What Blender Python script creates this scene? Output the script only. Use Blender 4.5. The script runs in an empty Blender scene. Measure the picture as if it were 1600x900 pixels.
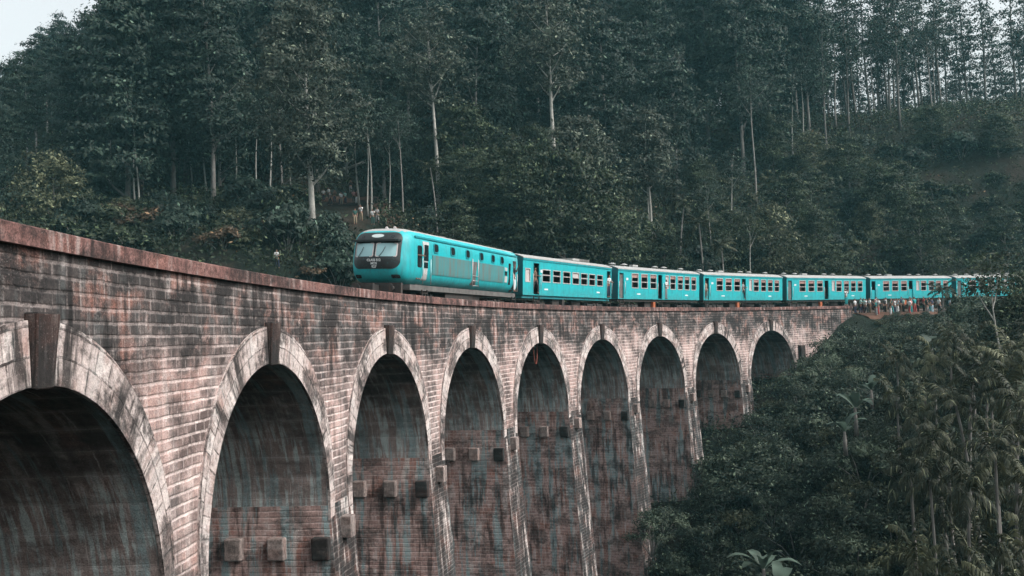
import bpy, bmesh, math, random
import numpy as np
from mathutils import Vector, Matrix
R = math.radians
rnd = random.Random(7)
SC = bpy.context.scene
COL = SC.collection

# ------------------------------------------------------------------ camera
F_PX, TILT, ROLL = 1500.0, .0507, -.0412
cam_d = bpy.data.cameras.new('camera'); cam = bpy.data.objects.new('camera', cam_d); COL.objects.link(cam)
cam_d.sensor_width = 36; cam_d.lens = F_PX/1600*36; cam_d.clip_start = .1; cam_d.clip_end = 3000
_f = Vector((0, math.cos(TILT), math.sin(TILT))); _u0 = Vector((0, -math.sin(TILT), math.cos(TILT))); _r0 = Vector((1, 0, 0))
_r = math.cos(ROLL)*_r0 + math.sin(ROLL)*_u0; _u = math.cos(ROLL)*_u0 - math.sin(ROLL)*_r0
cam.matrix_world = Matrix(((_r.x, _u.x, -_f.x, 0), (_r.y, _u.y, -_f.y, 0), (_r.z, _u.z, -_f.z, 0), (0, 0, 0, 1)))
SC.camera = cam
# ------------------------------------------------------------------ light
SUN_EL, SUN_AZ = R(42), R(109)          # azimuth clockwise from +Y (seen from above)
w = bpy.data.worlds.new('World'); SC.world = w; w.use_nodes = True
nt = w.node_tree; bg = nt.nodes['Background']
sky = nt.nodes.new('ShaderNodeTexSky'); sky.sky_type = 'NISHITA'; sky.sun_disc = False
sky.sun_elevation = SUN_EL; sky.sun_rotation = SUN_AZ; sky.air_density = 1.6; sky.dust_density = 5; sky.ozone_density = 1.5
hs = nt.nodes.new('ShaderNodeHueSaturation'); hs.inputs['Saturation'].default_value = .18
nt.links.new(sky.outputs[0], hs.inputs['Color']); nt.links.new(hs.outputs[0], bg.inputs['Color'])
bg.inputs['Strength'].default_value = .14
sd = bpy.data.lights.new('sun', 'SUN'); sd.energy = 1.5; sd.angle = R(14); sd.color = (1, .96, .91)
so = bpy.data.objects.new('sun', sd); COL.objects.link(so)
sdir = Vector((math.sin(SUN_AZ)*math.cos(SUN_EL), math.cos(SUN_AZ)*math.cos(SUN_EL), math.sin(SUN_EL)))
so.rotation_euler = sdir.to_track_quat('Z', 'Y').to_euler()
vs = SC.view_settings; vs.view_transform = 'Standard'; vs.look = 'None'; vs.exposure = .95; vs.gamma = 1; vs.use_curve_mapping = False
SC.cycles.max_bounces = 5; SC.cycles.diffuse_bounces = 3; SC.cycles.transparent_max_bounces = 4
SC.cycles.volume_bounces = 0; SC.cycles.use_adaptive_sampling = True; SC.cycles.use_denoising = True

# ------------------------------------------------------------------ the curve of the line
X0, Y0, AL, RC, H0 = -6.3177, 13.1729, .0098, 107.876, 1.7036   # H0: parapet top above the camera
CX, CY = X0 + RC*math.cos(AL), Y0 - RC*math.sin(AL)
def B(s, off, z):                       # along the bridge, behind its near face, above the parapet top
    a = AL + s/RC
    return Vector((CX - (RC+off)*math.cos(a), CY + (RC+off)*math.sin(a), H0+z))
def heading(s): return AL + s/RC        # clockwise from +Y
def to_so(x, y):
    r = math.hypot(x-CX, y-CY); a = math.atan2(y-CY, -(x-CX)); return (a-AL)*RC, r-RC
def pix(x, y, z):
    zc = y*math.cos(TILT) + z*math.sin(TILT)
    if zc < .5: return (-9999, -9999, zc)
    u = x/zc*F_PX; v = -(z*math.cos(TILT) - y*math.sin(TILT))/zc*F_PX
    return (800+u*math.cos(ROLL)-v*math.sin(ROLL), 450+u*math.sin(ROLL)+v*math.cos(ROLL), zc)

# ------------------------------------------------------------------ helpers
def tag(o, label=None, cat=None, group=None, kind=None):
    if label: o['label'] = label
    if cat: o['category'] = cat
    if group: o['group'] = group
    if kind: o['kind'] = kind
    return o
def empty(name, loc=(0, 0, 0), rz=0):
    o = bpy.data.objects.new(name, None); COL.objects.link(o); o.location = loc; o.rotation_euler = (0, 0, rz)
    o.empty_display_size = .2; return o
class MB:
    def __init__(s): s.v = []; s.f = []; s.uv = []; s.m = []; s.sm = []
    def face(s, pts, uv=None, m=0, smooth=False):
        b = len(s.v); s.v += [tuple(p) for p in pts]; s.f.append(tuple(range(b, b+len(pts))))
        s.uv.append(uv or [(p[0], p[2]) for p in pts]); s.m.append(m); s.sm.append(smooth)
    def box(s, a, b, m=0, M=None):
        x0, y0, z0 = a; x1, y1, z1 = b
        P = [Vector(p) for p in ((x0,y0,z0),(x1,y0,z0),(x1,y1,z0),(x0,y1,z0),(x0,y0,z1),(x1,y0,z1),(x1,y1,z1),(x0,y1,z1))]
        if M: P = [M @ p for p in P]
        for q in ((0,1,5,4),(1,2,6,5),(2,3,7,6),(3,0,4,7),(4,5,6,7),(3,2,1,0)):
            pts = [P[i] for i in q]
            e1 = (pts[1]-pts[0]).length; e2 = (pts[3]-pts[0]).length
            s.face(pts, [(0,0),(e1,0),(e1,e2),(0,e2)], m)
    def tube(s, pts, rad, n=8, m=0, cap=True, smooth=True):
        pts = [Vector(p) for p in pts]; rings = []
        prev = None
        for i, p in enumerate(pts):
            d = (pts[min(i+1, len(pts)-1)] - pts[max(i-1, 0)]).normalized()
            a = Vector((0, 0, 1)) if abs(d.z) < .9 else Vector((1, 0, 0))
            if prev is not None: a = prev
            e1 = (a - d*a.dot(d)).normalized(); e2 = d.cross(e1); prev = e1
            r = rad[i] if hasattr(rad, '__len__') else rad
            rings.append([p + (e1*math.cos(t)+e2*math.sin(t))*r for t in [2*math.pi*k/n for k in range(n)]])
        b = len(s.v)
        for rg in rings: s.v += [tuple(p) for p in rg]
        L = 0
        for i in range(len(pts)-1):
            L1 = L + (pts[i+1]-pts[i]).length
            for k in range(n):
                k2 = (k+1) % n
                s.f.append((b+i*n+k, b+i*n+k2, b+(i+1)*n+k2, b+(i+1)*n+k))
                s.uv.append([(k/n, L), ((k+1)/n, L), ((k+1)/n, L1), (k/n, L1)]); s.m.append(m); s.sm.append(smooth)
            L = L1
        if cap:
            s.f.append(tuple(b+k for k in reversed(range(n)))); s.uv.append([(0, 0)]*n); s.m.append(m); s.sm.append(False)
            s.f.append(tuple(b+(len(pts)-1)*n+k for k in range(n))); s.uv.append([(0, 0)]*n); s.m.append(m); s.sm.append(False)
    def build(s, name, mats, parent=None, weld=False):
        me = bpy.data.meshes.new(name); me.from_pydata(s.v, [], s.f)
        ul = me.uv_layers.new(name='UVMap')
        ul.data.foreach_set('uv', np.array([c for f in s.uv for c in f], dtype=np.float32).ravel())
        me.polygons.foreach_set('material_index', s.m); me.polygons.foreach_set('use_smooth', s.sm)
        for m in (mats if isinstance(mats, (list, tuple)) else [mats]): me.materials.append(m)
        if weld:
            bm = bmesh.new(); bm.from_mesh(me); bmesh.ops.remove_doubles(bm, verts=bm.verts, dist=.0005); bm.to_mesh(me); bm.free()
        me.update()
        o = bpy.data.objects.new(name, me); COL.objects.link(o)
        if parent: o.parent = parent
        return o
def bevel(o, w=.02, seg=2):
    m = o.modifiers.new('bevel', 'BEVEL'); m.width = w; m.segments = seg; m.limit_method = 'ANGLE'; m.angle_limit = R(40); return o
def copy_tree(o, parent=None):
    c = o.copy(); COL.objects.link(c); c.parent = parent
    for ch in list(o.children): copy_tree(ch, c)
    return c

# ------------------------------------------------------------------ node helpers and materials
def newmat(name):
    m = bpy.data.materials.new(name); m.use_nodes = True
    nt = m.node_tree; b = nt.nodes['Principled BSDF']; b.inputs['Roughness'].default_value = .8
    return m, nt, b
def nd(nt, typ, props=None, **ins):
    n = nt.nodes.new('ShaderNode'+typ)
    for k, v in (props or {}).items(): setattr(n, k, v)
    for k, v in ins.items():
        k = k.replace('_', ' ')
        if k.startswith('i') and k[1:].isdigit(): k = int(k[1:])
        if isinstance(v, bpy.types.NodeSocket): nt.links.new(v, n.inputs[k])
        else: n.inputs[k].default_value = v
    return n
def c4(c): return (c[0], c[1], c[2], 1)
def mapping(nt, vec, sc, loc=(0, 0, 0)): return nd(nt, 'Mapping', Vector=vec, Scale=sc, Location=loc).outputs[0]
def noise(nt, vec, scale, detail=4, rough=.55, **k): return nd(nt, 'TexNoise', Vector=vec, Scale=scale, Detail=detail, Roughness=rough, **k).outputs['Fac']
def ramp(nt, fac, a, b, lo=0., hi=1.): return nd(nt, 'MapRange', {'clamp': True}, Value=fac, From_Min=a, From_Max=b, To_Min=lo, To_Max=hi).outputs[0]
def mix(nt, fac, a, b, blend='MIX'):
    n = nt.nodes.new('ShaderNodeMix'); n.data_type = 'RGBA'; n.blend_type = blend
    for i, v in ((0, fac), (6, a), (7, b)):
        if isinstance(v, bpy.types.NodeSocket): nt.links.new(v, n.inputs[i])
        else: n.inputs[i].default_value = c4(v) if i else v
    return n.outputs[2]
def mul(nt, a, b): return nd(nt, 'Math', {'operation': 'MULTIPLY'}, i0=a, i1=b).outputs[0]
def add(nt, a, b): return nd(nt, 'Math', {'operation': 'ADD'}, i0=a, i1=b).outputs[0]
def sub(nt, a, b): return nd(nt, 'Math', {'operation': 'SUBTRACT'}, i0=a, i1=b).outputs[0]

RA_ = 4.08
def masonry(name, bw, rh, mort, c1, c2, cm, white=.4, teal=.2, dark=.5, rust=.25, zones=None, bumpd=.03, seed=0, joints=1., vstreak=.35, grime=1., hj=0., warp=.42, vault=0., spring_light=(.42, .33, .31)):
    m, nt, b = newmat(name)
    uv = nd(nt, 'UVMap', {'uv_map': 'UVMap'}).outputs[0]
    off = (seed*13.7, seed*7.3, 0)
    wn = nd(nt, 'TexNoise', Vector=uv, Scale=1.6, Detail=3).outputs['Color']
    wv = nd(nt, 'VectorMath', {'operation': 'SUBTRACT'}, i0=wn, i1=(.5, .5, .5)).outputs[0]
    wv = nd(nt, 'VectorMath', {'operation': 'SCALE'}, i0=wv, Scale=rh*warp).outputs[0]
    wn2 = nd(nt, 'TexNoise', Vector=uv, Scale=9., Detail=3).outputs['Color']
    wv2 = nd(nt, 'VectorMath', {'operation': 'SUBTRACT'}, i0=wn2, i1=(.5, .5, .5)).outputs[0]
    wv2 = nd(nt, 'VectorMath', {'operation': 'SCALE'}, i0=wv2, Scale=rh*warp*.5).outputs[0]
    uvw = nd(nt, 'VectorMath', {'operation': 'ADD'}, i0=uv, i1=wv).outputs[0]
    uvw = nd(nt, 'VectorMath', {'operation': 'ADD'}, i0=uvw, i1=wv2).outputs[0]
    br = nd(nt, 'TexBrick', {'offset': .5}, Vector=uvw, Color1=(0, 0, 0, 1), Color2=(1, 1, 1, 1), Mortar=(.5, .5, .5, 1), Scale=1.,
            Mortar_Size=mort, Mortar_Smooth=.25, Brick_Width=bw, Row_Height=rh)
    per = br.outputs['Color']; mf = br.outputs['Fac']
    u2 = mapping(nt, uv, (1, 1, 1), off)
    big = noise(nt, u2, .23, 5, .6); med = noise(nt, u2, .9, 6, .65); fine = noise(nt, u2, 7, 7, .75); vfine = noise(nt, u2, 32, 4, .8)
    st = mapping(nt, uv, (3.2, vstreak, 1), off); s1 = noise(nt, st, 1., 5, .62)
    st2 = mapping(nt, uv, (1.7, .16, 1), (off[0]+31, 5, 0)); s2 = noise(nt, st2, 1., 6, .68)
    col = mix(nt, per, c1, c2)
    col = mix(nt, mul(nt, ramp(nt, fine, .36, .62), grime), col, [x*.38 for x in c1])
    col = mix(nt, mul(nt, ramp(nt, med, .50, .60), rust), col, (.36, .14, .095))
    yy = nd(nt, 'SeparateXYZ', Vector=uv).outputs[1]
    patchy = ramp(nt, noise(nt, mapping(nt, uv, (1, 1.6, 1), (off[0]+80, 3, 0)), 1.4, 6, .7), .42, .58)
    zn = None
    if zones:
        cr = nt.nodes.new('ShaderNodeValToRGB'); lo, hi = zones[0][0], zones[-1][0]
        els = cr.color_ramp.elements
        while len(els) < len(zones): els.new(.5)
        for e, (y, v) in zip(els, zones): e.position = (y-lo)/(hi-lo); e.color = (v, v, v, 1)
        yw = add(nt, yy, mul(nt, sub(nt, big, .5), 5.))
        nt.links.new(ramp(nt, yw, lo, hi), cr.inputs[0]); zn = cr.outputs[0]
    if hj:
        vy = nd(nt, 'SeparateXYZ', Vector=uvw).outputs[1]
        fr = nd(nt, 'Math', {'operation': 'PINGPONG'}, i0=nd(nt, 'Math', {'operation': 'DIVIDE'}, i0=vy, i1=rh).outputs[0], i1=.5).outputs[0]
        hm_ = ramp(nt, fr, .19, .07)
        mf = nd(nt, 'Math', {'operation': 'MAXIMUM'}, i0=mul(nt, mf, 1-.45*hj), i1=mul(nt, hm_, hj)).outputs[0]
    mm = mul(nt, mul(nt, ramp(nt, fine, .34, .50, .2, 1.), ramp(nt, patchy, 0, 1, .35, 1.)), mf)
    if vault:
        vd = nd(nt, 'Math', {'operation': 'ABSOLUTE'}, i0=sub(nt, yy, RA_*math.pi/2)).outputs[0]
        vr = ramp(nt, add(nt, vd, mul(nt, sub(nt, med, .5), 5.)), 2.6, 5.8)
        col = mix(nt, mul(nt, vr, vault), col, [x*.62 for x in spring_light])  # interior light painted into the stain colour: dark crown, paler toward the springing
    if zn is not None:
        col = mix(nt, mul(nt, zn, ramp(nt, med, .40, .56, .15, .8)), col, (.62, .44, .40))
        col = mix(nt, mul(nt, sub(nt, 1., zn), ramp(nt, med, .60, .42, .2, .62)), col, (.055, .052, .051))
        # lime smeared over the courses
        smear = mul(nt, mul(nt, ramp(nt, noise(nt, mapping(nt, uv, (1.3, 2.6, 1), off), 2.2, 8, .78), .50, .60), ramp(nt, med, .44, .58)), add(nt, mul(nt, zn, .6), .16))
        col = mix(nt, smear, col, (.50, .41, .385))
        mm = mul(nt, mm, add(nt, mul(nt, zn, .80), .22))
    col = mix(nt, mul(nt, mm, joints), col, cm)
    wr = mul(nt, ramp(nt, s1, .53, .61), ramp(nt, med, .42, .54))
    col = mix(nt, mul(nt, wr, white), col, (.60, .53, .50))
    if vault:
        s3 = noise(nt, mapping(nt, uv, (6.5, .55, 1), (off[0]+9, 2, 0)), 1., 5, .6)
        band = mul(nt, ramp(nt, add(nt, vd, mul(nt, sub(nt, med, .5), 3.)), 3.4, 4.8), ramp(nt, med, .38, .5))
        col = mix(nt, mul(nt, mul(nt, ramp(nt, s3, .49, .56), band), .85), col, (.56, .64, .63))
    tl = mul(nt, ramp(nt, s2, .51, .57), ramp(nt, fine, .35, .55, .4, 1.))
    col = mix(nt, mul(nt, tl, teal), col, (.29, .39, .40))
    dk = mul(nt, ramp(nt, s1, .50, .40), ramp(nt, big, .44, .54))
    if zn is not None: dk = mul(nt, dk, sub(nt, 1., mul(nt, zn, .6)))
    col = mix(nt, mul(nt, dk, dark), col, (.014, .013, .013))
    dk2 = ramp(nt, noise(nt, mapping(nt, uv, (1, 1.5, 1), (off[0]+50, 9, 0)), .6, 8, .74), .48, .56)
    if zn is not None: dk2 = mul(nt, dk2, sub(nt, 1.2, zn))
    col = mix(nt, mul(nt, dk2, mul(nt, ramp(nt, fine, .3, .6, .5, 1.), dark)), col, (.022, .02, .02))
    col = mix(nt, mul(nt, ramp(nt, vfine, .46, .60), .5*grime), col, (.02, .018, .018))
    col = mix(nt, mul(nt, mul(nt, ramp(nt, vfine, .42, .32), ramp(nt, med, .44, .56)), .7*white+.12), col, (.55, .48, .46))
    nt.links.new(col, b.inputs['Base Color'])
    b.inputs['Roughness'].default_value = .93; b.inputs['Specular IOR Level'].default_value = .2
    hgt = add(nt, mul(nt, sub(nt, 1., mf), .8), add(nt, mul(nt, fine, .9), mul(nt, vfine, .3)))
    bp = nd(nt, 'Bump', Height=hgt, Distance=bumpd, Strength=.9)
    nt.links.new(bp.outputs[0], b.inputs['Normal'])
    return m

def simple(name, col, rough=.6, metal=0., spec=.5, var=.25, scale=3., dirt=None, dirt_amt=.4):
    m, nt, b = newmat(name)
    oc = nd(nt, 'TexCoord').outputs['Object']
    n1 = noise(nt, oc, scale, 5, .6)
    c = mix(nt, ramp(nt, n1, .35, .7), col, [x*(1-var) for x in col])
    if dirt:
        st = mapping(nt, oc, (3, 3, .5)); s = noise(nt, st, 1.6, 6, .7)
        c = mix(nt, mul(nt, ramp(nt, s, .5, .72), dirt_amt), c, dirt)
    nt.links.new(c, b.inputs['Base Color'])
    b.inputs['Roughness'].default_value = rough; b.inputs['Metallic'].default_value = metal; b.inputs['Specular IOR Level'].default_value = spec
    return m

def leafmat(name, c1, c2, c3, trans=.25):
    m, nt, b = newmat(name)
    g = nd(nt, 'NewGeometry').outputs['Random Per Island']
    oi = nd(nt, 'ObjectInfo').outputs['Random']
    cn = noise(nt, nd(nt, 'NewGeometry').outputs['Position'], .45, 3, .6)
    c = mix(nt, g, [x*.55 for x in c1], c2)
    c = mix(nt, ramp(nt, cn, .54, .66), c, [x*1.9 for x in c2])
    c = mix(nt, ramp(nt, cn, .46, .36), c, [x*.6 for x in c3])
    c = mix(nt, mul(nt, oi, .6), c, [x*.45 for x in c1])
    c = mix(nt, ramp(nt, g, .93, .97), c, [min(.3, x*3.0) for x in c2])
    nt.links.new(c, b.inputs['Base Color']); b.inputs['Roughness'].default_value = .62; b.inputs['Specular IOR Level'].default_value = .25
    tr = nd(nt, 'BsdfTranslucent'); nt.links.new(c, tr.inputs['Color'])
    ms = nd(nt, 'MixShader', Fac=trans); nt.links.new(b.outputs[0], ms.inputs[1]); nt.links.new(tr.outputs[0], ms.inputs[2])
    nt.links.new(ms.outputs[0], nt.nodes['Material Output'].inputs['Surface'])
    return m

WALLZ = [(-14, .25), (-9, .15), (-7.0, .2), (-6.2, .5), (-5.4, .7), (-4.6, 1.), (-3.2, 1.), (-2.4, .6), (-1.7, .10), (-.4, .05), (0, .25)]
M = {}
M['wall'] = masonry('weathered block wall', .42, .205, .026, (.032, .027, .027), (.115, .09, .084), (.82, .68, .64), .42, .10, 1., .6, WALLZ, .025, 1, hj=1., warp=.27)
M['pier'] = masonry('stained pier brickwork', .36, .17, .020, (.03, .026, .026), (.085, .066, .062), (.24, .21, .20), 1., .2, .8, .25, None, .03, 2, hj=.6)
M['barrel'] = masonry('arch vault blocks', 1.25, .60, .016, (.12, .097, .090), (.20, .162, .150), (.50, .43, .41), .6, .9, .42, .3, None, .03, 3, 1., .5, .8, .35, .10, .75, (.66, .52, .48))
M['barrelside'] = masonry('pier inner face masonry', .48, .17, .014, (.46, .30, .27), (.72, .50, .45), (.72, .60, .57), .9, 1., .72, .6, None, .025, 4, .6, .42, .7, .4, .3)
M['ring'] = masonry('pale arch ring blocks', .47, .40, .020, (.56, .45, .42), (.88, .78, .74), (.05, .038, .035), .5, .14, .9, .3, None, .03, 5, 1., .35, .75, 0., .14)
M['key'] = masonry('sooty keystone', 2, 2, .01, (.026, .023, .022), (.045, .037, .035), (.1, .08, .07), .25, .1, .5, .1, None, .03, 6)
M['coping'] = masonry('red brown coping', .52, 4, .010, (.26, .135, .12), (.33, .18, .16), (.06, .04, .035), .4, .0, .8, .2, None, .03, 7)
M['corbel'] = masonry('concrete corbel', 3, 3, .01, (.44, .35, .32), (.52, .42, .38), (.1, .08, .07), .35, .1, .4, .2, None, .02, 8)
M['corbeldark'] = masonry('soot covered corbel', 3, 3, .01, (.03, .027, .026), (.05, .042, .04), (.1, .08, .07), .1, .1, .5, .1, None, .02, 9)
M['ballast'] = simple('ballast', (.12, .09, .075), .95, var=.6, scale=14)
M['rail'] = simple('rail steel', (.16, .10, .08), .5, .6)
M['sleeper'] = simple('sleeper', (.09, .06, .045), .9)

# ------------------------------------------------------------------ terrain
_cp = []
def cp(x, y, z): _cp.append((x, y, z))
def cpb(s, off, z): p = B(s, off, 0); _cp.append((p.x, p.y, z))
for a in ((0, 0, -1.75), (-2, -3, -1.6), (6, -6, -1.2), (3, 5, -3.2), (8, 4, -3), (-30, -12, 4), (-12, -8, .4), (20, -30, 8), (60, -30, 14), (30, 5, -6),
          (14, 18, -12), (6, 22, -13), (19, 34, -14.5), (26, 28, -10), (40, 30, -4), (12, 42, -16.5), (5, 45, -18.5), (24, 48, -12.5), (34, 44, -7.5),
          (21, 62, -10.5), (30, 60, -7.5), (42, 58, -3), (14, 58, -15.5), (30, 74, -6), (42, 78, -2.2), (55, 75, 1.5), (60, 50, 3), (80, 60, 9), (70, 90, 4), (90, 100, 12),
          (0, 35, -22), (-20, 45, -18), (-2, 55, -21), (-40, 30, -10), (-60, 20, 2), (-90, 0, 10),
          (-19.6, 94.6, 11), (-20.8, 84.7, 8.4), (-21.2, 124.2, 18.5), (-15.4, 99.5, 12.2), (-41.7, 89.5, 10.5), (-36.3, 109.3, 16.5), (-7, 109.4, 13.5), (15.4, 114.7, 9.5),
          (41.8, 124.8, 7.9), (63.5, 119.6, 9), (80, 148.7, 29.3), (60, 150, 27), (30, 150, 28), (0, 150, 33), (-25, 160, 40),
          (90, 188, 38), (73.4, 178, 37), (45.6, 188, 40), (10, 195, 54), (-30, 205, 60), (-110, 226, 47), (-80, 190, 47), (-70, 150, 34), (-75, 110, 19), (-120, 120, 18),
          (125, 170, 40), (110, 140, 30), (100, 120, 18), (160, 200, 40), (80, 215, 22), (40, 225, 26), (0, 240, 45), (-60, 260, 55), (120, 230, 18), (60, 300, 0), (-60, 340, 30), (160, 300, 0),
          (-160, 260, 40), (-200, 100, 20), (300, 0, 20), (-300, -50, 10), (0, -120, 20), (0, -300, 0), (300, 300, 0), (-300, 350, 0), (0, 400, 0), (-260, 200, 20)): cp(*a)
for s, z in ((-22, .9), (-14, .2), (-8, -3), (0, -9), (8, -16), (20, -21), (34, -23), (45, -21.5), (52, -17.8), (58, -14.5), (65.5, -12.2), (71, -9.6), (80.5, -5.6), (87, -3.4), (93, -1.0), (99, .35), (108, .5), (120, .55), (135, .6), (155, .6)):
    cpb(s, -1.8, z)
    cpb(s, 3.8, z-.6 if s < 92 else .93)
    cpb(s, 10, z-.8 if s < 92 else 1.0)
for s in (100, 110, 120, 130): cpb(s, -4.5, -.6)
for s, z in ((20, -17), (40, -17), (60, -6), (75, 1.0), (90, 3.4)): cpb(s, 20, z)
for s, z in ((100, 3.4), (120, 3.8), (140, 4.4), (160, 5)): cpb(s, 14, z)
CP = np.array(_cp)
def _phi(r): return np.sqrt(r*r + 16.)
_K = _phi(np.hypot(CP[:, None, 0]-CP[None, :, 0], CP[:, None, 1]-CP[None, :, 1]))
_n = len(CP); _A = np.zeros((_n+1, _n+1)); _A[:_n, :_n] = _K - np.eye(_n)*.6; _A[_n, :_n] = 1; _A[:_n, _n] = 1
_W = np.linalg.solve(_A, np.concatenate([CP[:, 2], [0]]))
def _rough(x, y):
    return (.28*np.sin(x*.9+y*.35)*np.sin(y*.8-x*.2) + .5*np.sin(x*.21+1.3)*np.sin(y*.24+.7) + .12*np.sin(x*2.3+y*1.1)*np.sin(y*2.1-1.7*x))
def hraw(x, y):
    x = np.atleast_1d(np.asarray(x, float)); y = np.atleast_1d(np.asarray(y, float))
    out = np.zeros(len(x))
    for i in range(0, len(x), 20000):
        xs, ys = x[i:i+20000], y[i:i+20000]
        out[i:i+20000] = _phi(np.hypot(xs[:, None]-CP[None, :, 0], ys[:, None]-CP[None, :, 1])) @ _W[:_n] + _W[_n]
    s_, o_ = (np.arctan2(y-CY, -(x-CX))-AL)*RC, np.hypot(x-CX, y-CY)-RC
    near = np.clip(np.maximum(np.abs(o_-2)-7, 0)/6, 0, 1)
    out += _rough(x, y)*near
    # flat bench for the line beyond the bridge
    t = np.clip((s_-91)/4, 0, 1)*np.clip(1-np.maximum(np.abs(o_-3.8)-2.9, 0)/2.2, 0, 1)*(s_ < 230)
    out = out*(1-t) + (H0-.78)*t
    # falls away to a flat plain far out, so the sheet can reach the horizon
    d = np.hypot(x, y-80); g = np.clip((d-330)/250, 0, 1); g = g*g*(3-2*g)
    return out*(1-g) + (-25)*g
def hgt(x, y): return float(hraw([x], [y])[0])
def axis(lo, hi, fine_lo, fine_hi, st, n_out):
    a = np.arange(fine_lo, fine_hi+st, st)
    l = fine_lo - np.geomspace(st, fine_lo-lo, n_out)[::-1]; r = fine_hi + np.geomspace(st, hi-fine_hi, n_out)
    return np.concatenate([l, a, r])
gx = axis(-2500, 2500, -140, 150, 2.0, 22); gy = axis(-2500, 2500, -10, 250, 2.0, 22)
GX, GY = np.meshgrid(gx, gy); GZ = hraw(GX.ravel(), GY.ravel()).reshape(GX.shape)
def ground(x, y):                        # height of the actual sheet (bilinear)
    i = int(np.clip(np.searchsorted(gx, x)-1, 0, len(gx)-2)); j = int(np.clip(np.searchsorted(gy, y)-1, 0, len(gy)-2))
    a = (x-gx[i])/(gx[i+1]-gx[i]); b = (y-gy[j])/(gy[j+1]-gy[j])
    return float((GZ[j, i]*(1-a)+GZ[j, i+1]*a)*(1-b) + (GZ[j+1, i]*(1-a)+GZ[j+1, i+1]*a)*b)
def ground_v(x, y):
    i = np.clip(np.searchsorted(gx, x)-1, 0, len(gx)-2); j = np.clip(np.searchsorted(gy, y)-1, 0, len(gy)-2)
    a = (x-gx[i])/(gx[i+1]-gx[i]); b = (y-gy[j])/(gy[j+1]-gy[j])
    return (GZ[j, i]*(1-a)+GZ[j, i+1]*a)*(1-b) + (GZ[j+1, i]*(1-a)+GZ[j+1, i+1]*a)*b
def raw_mesh(name, verts, faces, mats, smooth=True, nper=4):
    me = bpy.data.meshes.new(name)
    nv, nf = len(verts), len(faces)
    me.vertices.add(nv); me.vertices.foreach_set('co', np.asarray(verts, dtype=np.float32).ravel())
    me.loops.add(nf*nper); me.loops.foreach_set('vertex_index', np.asarray(faces, dtype=np.int32).ravel())
    me.polygons.add(nf); me.polygons.foreach_set('loop_start', np.arange(0, nf*nper, nper, dtype=np.int32)); me.polygons.foreach_set('loop_total', np.full(nf, nper, dtype=np.int32))
    me.polygons.foreach_set('use_smooth', np.full(nf, smooth))
    for m in mats: me.materials.append(m)
    me.update(calc_edges=True); me.validate(); return me
m, nt, b = newmat('forest floor')
pos = nd(nt, 'NewGeometry').outputs['Position']
c = mix(nt, ramp(nt, noise(nt, pos, .12, 5, .6), .4, .62), (.018, .026, .019), (.032, .027, .021))
c = mix(nt, ramp(nt, noise(nt, pos, .9, 7, .75), .42, .66), c, (.014, .017, .014))
c = mix(nt, mul(nt, ramp(nt, noise(nt, mapping(nt, pos, (1, 1, 1), (40, 0, 0)), .07, 4, .6), .57, .66), .5), c, (.06, .038, .03))
nt.links.new(c, b.inputs['Base Color']); b.inputs['Roughness'].default_value = 1; b.inputs['Specular IOR Level'].default_value = .1
nt.links.new(nd(nt, 'Bump', Height=noise(nt, pos, 1.6, 8, .8), Distance=.5).outputs[0], b.inputs['Normal'])
M['floor'] = m
idx = np.arange(GX.size).reshape(GX.shape)
fc = np.stack([idx[:-1, :-1], idx[:-1, 1:], idx[1:, 1:], idx[1:, :-1]], -1).reshape(-1, 4)
terr = bpy.data.objects.new('terrain', raw_mesh('terrain', np.stack([GX, GY, GZ], -1).reshape(-1, 3), fc, [M['floor']])); COL.objects.link(terr)
tag(terr, kind='structure')
def ribbon(name, pts, wid, mat, lift=.06):
    v = []; f = []
    P = []
    for i in range(len(pts)-1):
        a, b_ = Vector(pts[i]), Vector(pts[i+1]); n = max(2, int((b_-a).length/.9))
        P += [a.lerp(b_, k/n) for k in range(n)]
    P.append(Vector(pts[-1])); nw = 5
    for i, p in enumerate(P):
        d = (P[min(i+1, len(P)-1)]-P[max(i-1, 0)]).normalized(); s = Vector((d.y, -d.x))
        ww = wid*(1+.25*math.sin(i*.9)+.15*math.sin(i*2.3))
        for k in range(nw):
            q = p + s*ww*((k/(nw-1))-.5); v.append((q.x, q.y, ground(q.x, q.y)+lift*(1 if 0 < k < nw-1 else -1.5)))
    for i in range(len(P)-1):
        for k in range(nw-1): a = i*nw+k; f.append((a, a+1, a+nw+1, a+nw))
    o = bpy.data.objects.new(name, raw_mesh(name, np.array(v), np.array(f), [mat])); COL.objects.link(o); return tag(o, kind='structure')
M['dirt'] = simple('red dirt', (.11, .062, .046), 1., var=.55, scale=.9, spec=.1)
ribbon('hillside_path', [(-33, 121), (-27, 123.5), (-22, 124.5), (-17.5, 122), (-14, 112), (-12, 103), (-6, 103)], 3.2, M['dirt'], .12)
ribbon('trackside_path', [B(s, -.1, 0).xy for s in (97, 101, 106, 112, 118, 124)], 2.4, M['dirt'], .14)

# ------------------------------------------------------------------ the viaduct
PIT, RA, SH = 10.1, 4.08, -.46
Wd = 7.4; ZSP = -2.08-RA; ZC = -2.08
def sc_(i): return i*PIT + SH
bridge = empty('viaduct', B(40, 3.7, -24)); tag(bridge, 'long curved nine-arch railway viaduct of weathered pinkish brick and stone carrying the blue train', 'viaduct')
bridge_inv = Vector(bridge.location)
S_A, S_B = -16.0, 95.3
def bb(mb, name, mat, parent=bridge):
    mb.v = [tuple(Vector(p)-(bridge_inv if parent is bridge else Vector((0, 0, 0)))) for p in mb.v]
    o = mb.build(name, mat, parent, weld=True); return o
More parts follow.
